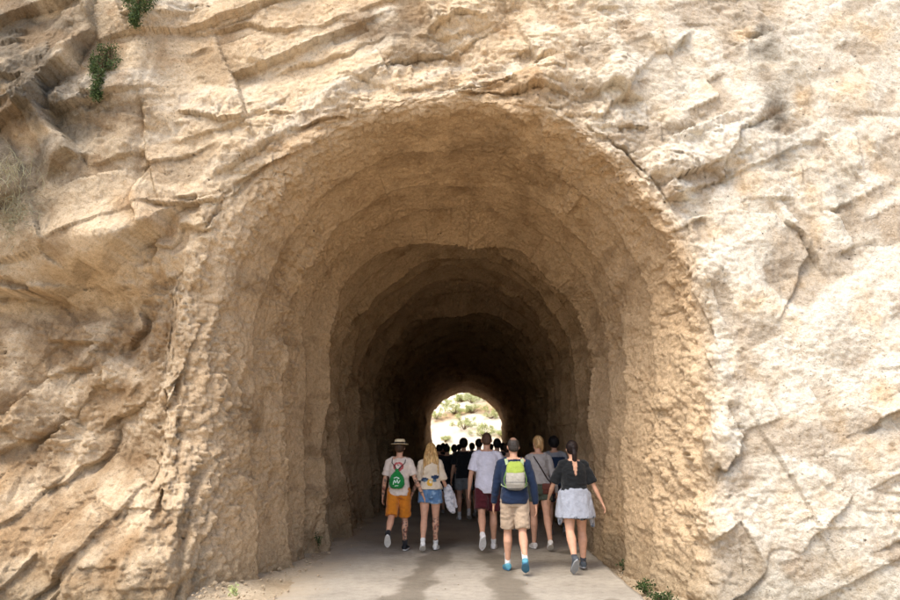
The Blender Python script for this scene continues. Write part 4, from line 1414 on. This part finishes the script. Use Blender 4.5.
def jacket(p):
    t = world_thing('jacket', p, 'pale grey jacket draped over the forearm of the blonde woman', 'jacket')
    a = p.arms[1]
    m = a['el'] * .35 + a['wr'] * .65
    s = Shape()
    s.ball(m + (0.01, 0, 0.0), (0.065, 0.095, 0.055))
    s.tube([m + (0.02, -0.03, 0.02), m + (0.055, -0.05, -0.10), m + (0.075, -0.05, -0.24), m + (0.115, -0.05, -0.36)], [0.055, 0.062, 0.056, 0.028], squash=0.6)
    s.tube([m + (-0.01, -0.02, 0.0), m + (0.01, -0.05, -0.12), m + (0.045, -0.06, -0.27), m + (0.075, -0.05, -0.34)], [0.05, 0.05, 0.045, 0.03], squash=0.6)
    s.tube([m + (0.03, 0.02, 0.0), m + (0.085, 0.0, -0.10), m + (0.125, -0.02, -0.22), m + (0.155, -0.02, -0.28)], [0.04, 0.045, 0.04, 0.02], squash=0.6)
    def paint(P, c):
        n_ = fbm(P * 22, 3)
        w = sstep(0.05, 0.3, n_)[:, None]
        return c * (1 - w) + lin(160, 162, 168) * w
    link('fabric', s.skin('fabric', 0.009, 2, 0.012, 15, paint, lin(206, 204, 206), 3), CLOTH, t)
jacket(p2)

# 3 - person in black tee deeper in the tunnel
p3 = Person(foot_at(464, 520), 1.80, 'person in black tee and grey shorts behind the blonde woman',
            legs=((12, 8, 0, 1), (-14, 26, 24, 1)), arms=((6, 12, 18, 8), (2, 12, 20, 4)), head=(-14, -12), seed=7, voxel=0.011)
p3.shirt(lin(26, 28, 30), hem=-0.02, sleeve=0.7, ease=0.02, cuff=0.014)
p3.shorts(lin(128, 130, 130), length=0.62, ease=0.018, flare=0.02)
p3.shoes(lin(210, 206, 200), lin(220, 218, 214), sock=lin(210, 208, 206), sock_h=0.05)
p3.hair(lin(24, 20, 20), 'thick')

# 4 - man in a white tee
p4 = Person(foot_at(488, 549), 1.83, 'tall man in plain white tee and burgundy shorts with cropped hair',
            legs=((-20, 26, 52, 1), (7, 5, 0, 0)), arms=((-4, 15, 14, 6), (8, 14, 16, 8)), seed=9, build=1.03, head=(-6, -5))
p4.shirt(lin(222, 220, 232), hem=-0.06, sleeve=0.78, ease=0.024, cuff=0.02, loose=0.02, wr=0.007)
p4.shorts(lin(82, 28, 36), length=0.80, ease=0.02, flare=0.03)
p4.shoes(lin(228, 226, 224), lin(240, 238, 236), sock=lin(228, 226, 224), sock_h=0.03)
p4.hair(lin(84, 62, 48), 'buzz')

# 5 - man with the lime and grey backpack
p5 = Person(foot_at(516, 571), 1.72, 'man in navy sweater and khaki shorts with teal shoes wearing a backpack',
            legs=((10, 6, 0, 1), (-12, 30, 34, 0)), arms=((6, 13, 12, 6), (-8, 15, 14, 6)), seed=11, build=1.06, head=(4, -9), lean=5)
p5.shirt(lin(27, 42, 68), hem=-0.035, ease=0.02, long=True, name='sweater', wr=0.007)
p5.shorts(lin(182, 160, 136), length=0.86, ease=0.018, flare=0.018)
p5.shoes(lin(88, 150, 168), lin(70, 120, 150), sock=lin(232, 230, 228), sock_h=0.085)
p5.hair(lin(62, 56, 52), 'balding')
def backpack(p):
    t = world_thing('backpack', p, 'small lime green and grey backpack on the back of the navy sweater man', 'backpack')
    z0 = p.P[2] + 0.13
    yb = back_y(p, 0, z0 + 0.2)
    def sec(z, w, d, oy=0.0):
        return (np.array((0, yb - d * 0.82 + oy, z0 + z)), w, d, (1, 0, 0), (0, 1, 0))
    s = Shape()
    s.rings([sec(0.0, 0.075, 0.035), sec(0.02, 0.115, 0.055), (sec(0.08, 0.128, 0.072)), sec(0.16, 0.128, 0.074), sec(0.22, 0.124, 0.068), sec(0.25, 0.120, 0.062)], 22, 3.0)
    def paint(P, c):
        z = P[:, 2] - z0
        c[z < 0.03] = lin(110, 108, 104)
        m = (np.abs(z - 0.105) < 0.006) & (P[:, 1] < yb - 0.06)
        c[m] = lin(126, 124, 118)
        return c
    link('main_pocket', s.skin('main_pocket', 0.008, 2, 0.004, 12, paint, lin(176, 170, 158), 2), CLOTH, t)
    s = Shape()
    s.rings([sec(0.225, 0.122, 0.068), sec(0.26, 0.124, 0.066), sec(0.31, 0.116, 0.058), sec(0.35, 0.098, 0.046), sec(0.375, 0.07, 0.028)], 22, 2.8)
    link('lid', s.skin('lid', 0.008, 2, 0.003, 12, None, lin(160, 178, 78), 5), CLOTH, t)
    cord('haul_loop', [(-0.025, yb - 0.02, z0 + 0.365), (-0.02, yb - 0.03, z0 + 0.405), (0.02, yb - 0.03, z0 + 0.405), (0.025, yb - 0.02, z0 + 0.365)], 0.006, lin(30, 32, 36), t)
    for sg in (-1, 1):
        zs = p.arms[0]['sh'][2]
        s = Shape()
        zt = zs + 0.062
        pts = [(sg * 0.065, yb - 0.01, z0 + 0.345), (sg * 0.10, back_y(p, sg * 0.10, zt - 0.08, 0.012), zt - 0.07), (sg * 0.112, p.P[1] - 0.03, zt), (sg * 0.12, p.P[1] + 0.06, zt - 0.012), (sg * 0.125, p.P[1] + 0.13, zt - 0.10), (sg * 0.13, p.P[1] + 0.145, zt - 0.22), (sg * 0.165, p.P[1] + 0.09, z0 + 0.10), (sg * 0.175, p.P[1] + 0.0, z0 + 0.06), (sg * 0.115, yb - 0.03, z0 + 0.03)]
        s.tube(pts, [0.022, 0.024, 0.024, 0.024, 0.022, 0.018, 0.010, 0.010, 0.010], squash=0.35, side=(1, 0, 0))
        link('shoulder_strap', pydata('shoulder_strap', s.V, s.F, True, np.tile(lin(176, 196, 150), (len(s.V), 1))), CLOTH, t)
        cord('side_cord', [(sg * 0.125, yb - 0.06, z0 + 0.24), (sg * 0.148, yb - 0.04, z0 + 0.16), (sg * 0.150, yb - 0.02, z0 + 0.10), (sg * 0.12, yb - 0.03, z0 + 0.03)], 0.005, lin(150, 196, 90), t)
backpack(p5)

# 6 - woman in grey top
p6 = Person(foot_at(541, 549), 1.78, 'woman with blonde updo in grey long sleeved top and dark green shorts',
            legs=((9, 5, 0, 0), (-13, 20, 26, 0)), arms=((8, 12, 20, 8), (-6, 14, 14, 10)), sex='f', seed=13, head=(22, -3), yaw=D(3))
p6.shirt(lin(168, 162, 158), hem=0.04, ease=0.020, long=True, name='top', loose=0.014)
p6.shorts(lin(74, 80, 66), length=0.40, ease=0.014, flare=0.012, rise=0.09)
p6.shoes(lin(214, 208, 200), lin(228, 224, 218))
p6.hair(lin(166, 128, 84), 'updo', lin(214, 182, 132), 3)
def shoulder_bag(p):
    t = world_thing('shoulder_bag', p, 'brown leather shoulder bag hanging at the hip of the grey topped woman', 'bag')
    c = np.array((0.125, p.P[1] - 0.105, p.P[2] - 0.0))
    s = Shape()
    s.rings([(c + (0, 0, z), w, d, (1, 0, 0), (0, 1, 0)) for z, w, d in ((-0.085, 0.085, 0.03), (-0.075, 0.10, 0.042), (0.0, 0.105, 0.046), (0.06, 0.10, 0.040), (0.075, 0.09, 0.03))], 18, 3.6)
    leather = lin(92, 50, 40)
    link('pouch', s.skin('pouch', 0.008, 2, 0.003, 12, None, leather, 4), SHOEM, t)
    s = Shape()
    s.rings([(c + (0, -0.012, z), w, d, (1, 0, 0), (0, 1, 0)) for z, w, d in ((-0.02, 0.09, 0.040), (-0.005, 0.108, 0.043), (0.05, 0.108, 0.043), (0.082, 0.098, 0.036))], 18, 3.6)
    link('flap', s.skin('flap', 0.008, 2, 0.002, 12, None, leather * 1.25, 4), SHOEM, t)
    sh = p.arms[0]['sh']
    pts = [c + (0.06, 0.0, 0.075)]
    for k in np.linspace(0.15, 0.88, 7):
        x = 0.15 * (1 - k) + (-0.115) * k; z = (p.P[2] + 0.09) * (1 - k) + (sh[2] + 0.05) * k
        pts.append((x, back_y(p, x, z, 0.008), z))
    pts += [(-0.10, sh[1] - 0.01, sh[2] + 0.066), (-0.085, sh[1] + 0.07, sh[2] + 0.03)]
    s = Shape(); s.tube(pts, [0.010] * len(pts), squash=0.5, n=8)
    link('strap', pydata('strap', s.V, s.F, True, np.tile(lin(48, 34, 32), (len(s.V), 1))), SHOEM, t)
shoulder_bag(p6)

# 7 - person in navy vest with grey sleeves, behind
p7 = Person(foot_at(557, 535), 1.80, 'dark haired person in navy and grey jacket behind the grey topped woman',
            legs=((10, 6, 0, 1), (-12, 22, 26, 1)), arms=((2, 13, 16, 8), (-2, 13, 18, 8)), seed=15, voxel=0.011)
def paint7(P, c):
    x, z = P[:, 0], P[:, 2] - p7.P[2]
    m = (np.abs(x) > 0.19) | (z > 0.475)
    c[m] = lin(150, 152, 158)
    return c
p7.shirt(lin(30, 46, 72), hem=-0.03, ease=0.024, long=True, name='jacket', paint=paint7)
p7.shorts(lin(40, 36, 40), length=0.75, ease=0.018, flare=0.02)
p7.shoes(lin(120, 118, 118), lin(160, 158, 156), sock=lin(60, 60, 62), sock_h=0.05)
p7.hair(lin(30, 26, 26), 'thick')

# 8 - woman in a black tee with a grey sweater round her waist
p8 = Person(foot_at(577, 570), 1.665, 'woman in black tee with grey sweater tied round her waist, rightmost walker',
            legs=((-14, 24, 50, 2), (8, 6, 0, 2)), arms=((10, 24, 34, 6), (-12, 21, 12, 25)), sex='f', seed=17, build=1.16, yaw=D(4))
def paint8(P, c):
    x, z = P[:, 0], P[:, 2] - p8.P[2]
    w = 0.012 + 0.045 * sstep(0.30, 0.47, z)
    m = (np.abs(x + 0.004) < w * 0.55) & (z > 0.325) & (P[:, 1] < p8.P[1])
    c[m] = p8.skin_c * 0.92
    return c
p8.shirt(lin(22, 24, 26), hem=0.07, sleeve=0.86, ease=0.022, cuff=0.022, paint=paint8)
p8.shorts(lin(20, 20, 23), length=0.56, ease=0.012, flare=0.008)
p8.shoes(lin(76, 82, 88), lin(150, 152, 154), sock=lin(70, 72, 76), sock_h=0.03)
p8.hair(lin(36, 26, 24), 'ponytail')
def tied_sweater(p):
    h = p.H
    s = Shape()
    secs = []
    T = lambda x, y, z: p.T(x, y, z)
    for z, g in ((0.098, 0.022), (0.085, 0.034), (0.06, 0.036), (0.0, 0.045), (-0.05, 0.060), (-0.10, 0.074), (-0.135, 0.082)):
        zs = np.array([t[0] for t in p.tor]); rx = np.array([t[1] for t in p.tor]); ry = np.array([t[2] for t in p.tor])
        zz = max(z, -0.01)
        secs.append((p.T(0, -0.004, z), np.interp(zz, zs, rx) * h * p.k + g, np.interp(zz, zs, ry) * h * p.k + g * .9, np.array((1, 0, 0)), np.array((0, 1, 0))))
    s.rings(secs, 24, 2.2)
    # corners and sleeves hanging lower on both sides
    P = p.P
    s.tube([P + (-0.17, -0.04, -0.05), P + (-0.205, -0.05, -0.18), P + (-0.225, -0.05, -0.30)], [0.055, 0.058, 0.018], squash=0.55)
    s.tube([P + (0.17, -0.04, -0.05), P + (0.205, -0.04, -0.17), P + (0.225, -0.03, -0.29)], [0.055, 0.055, 0.02], squash=0.55)
    s.tube([P + (0.02, -0.14, -0.16), P + (0.05, -0.16, -0.24)], [0.07, 0.02], squash=0.4)
    s.tube([P + (0.19, 0.03, 0.0), P + (0.23, 0.0, -0.20), P + (0.235, 0.0, -0.33)], [0.04, 0.035, 0.028], squash=0.7)
    def paint(Q, c):
        z = Q[:, 2] - P[2]
        n_ = fbm(Q * np.array((26, 26, 9)), 3)
        m = (z < -0.20) & (n_ > 0.18)
        c[m] = lin(84, 92, 100)
        return c
    me = s.skin('tied_sweater', 0.009, 2, 0.012, 9.0, paint, lin(158, 162, 172), 6, za=0.45)
    link('tied_sweater', me, CLOTH, p.root)
tied_sweater(p8)

# deeper walkers, seen as dark figures against the far mouth
FAR = [
    (508, 14.6, 1.68, 'person in pale grey shirt half hidden behind the backpack wearer', lin(168, 166, 160), lin(60, 60, 66), 'short', lin(60, 44, 34), 'm'),
    (497, 15.8, 1.78, 'dark figure just right of the white tee man against the far light', lin(30, 32, 34), lin(40, 40, 44), 'thick', lin(22, 20, 20), 'm'),
    (479, 17.6, 1.80, 'dark figure just left of the white tee man, mostly hidden by him', lin(30, 30, 34), lin(52, 50, 48), 'thick', lin(24, 20, 20), 'm'),
    (447, 18.3, 1.66, 'dark figure with hair bun above the blonde woman against the far light', lin(34, 36, 40), lin(40, 42, 48), 'bun', lin(26, 22, 20), 'f'),
    (439, 19.6, 1.67, 'small dark figure at the left edge of the far tunnel mouth', lin(96, 52, 48), lin(60, 64, 80), 'thick', lin(22, 20, 20), 'm'),
    (454, 19.0, 1.67, 'figure in teal grey shirt between the blonde woman and black tee', lin(110, 128, 132), lin(50, 52, 60), 'short', lin(30, 26, 24), 'm'),
    (443, 24.0, 1.74, 'dark figure between the two heads at the left edge of the far mouth', lin(40, 40, 44), lin(44, 44, 48), 'short', lin(30, 26, 24), 'f'),
    (459, 23.5, 1.70, 'dark figure showing over the left shoulder of the black tee person', lin(120, 110, 96), lin(60, 60, 70), 'updo', lin(34, 28, 24), 'f'),
    (472, 21.5, 1.73, 'dark figure in the gap between black tee and white tee', lin(70, 84, 110), lin(80, 76, 70), 'short', lin(28, 24, 22), 'm'),
    (503, 20.5, 1.72, 'dark figure showing above the left shoulder of the backpack wearer', lin(40, 42, 44), lin(40, 40, 44), 'short', lin(28, 24, 22), 'm'),
    (491, 25.0, 1.72, 'farthest dark walker, seen beside the cropped head of the tall man', lin(90, 92, 74), lin(70, 66, 62), 'short', lin(30, 26, 24), 'm'),
]
for i, (px, dist, H, lab, ct, cs, hk, hc, sx) in enumerate(FAR):
    x = (px - 450) / FPX * dist * (FPX * CP - (300 - 450) * SP) / FPX
    x = (px - 450) / (FPX * CP + 150 * SP) * dist
    q = Person((x, dist, 0), H, lab, legs=(((9, 6, 0, 1), (-12, 22, 26, 1)) if i % 2 else ((-12, 22, 26, 1), (9, 6, 0, 1))),
               arms=((6, 12, 16, 8), (-6, 12, 16, 8)), sex=sx, seed=30 + i, voxel=0.014, head=((i * 37) % 50 - 25, -4 - (i * 5) % 11), lean=2 + i % 4, yaw=D((i * 29) % 24 - 12), build=0.95 + 0.05 * (i % 4))
    q.shirt(ct, hem=-0.02, sleeve=0.75, ease=0.022, cuff=0.016)
    q.shorts(cs, length=0.8, ease=0.018, flare=0.02)
    q.shoes(lin(120, 118, 114), lin(190, 188, 184))
    q.hair(hc, 'short' if hk == 'thick' else hk)
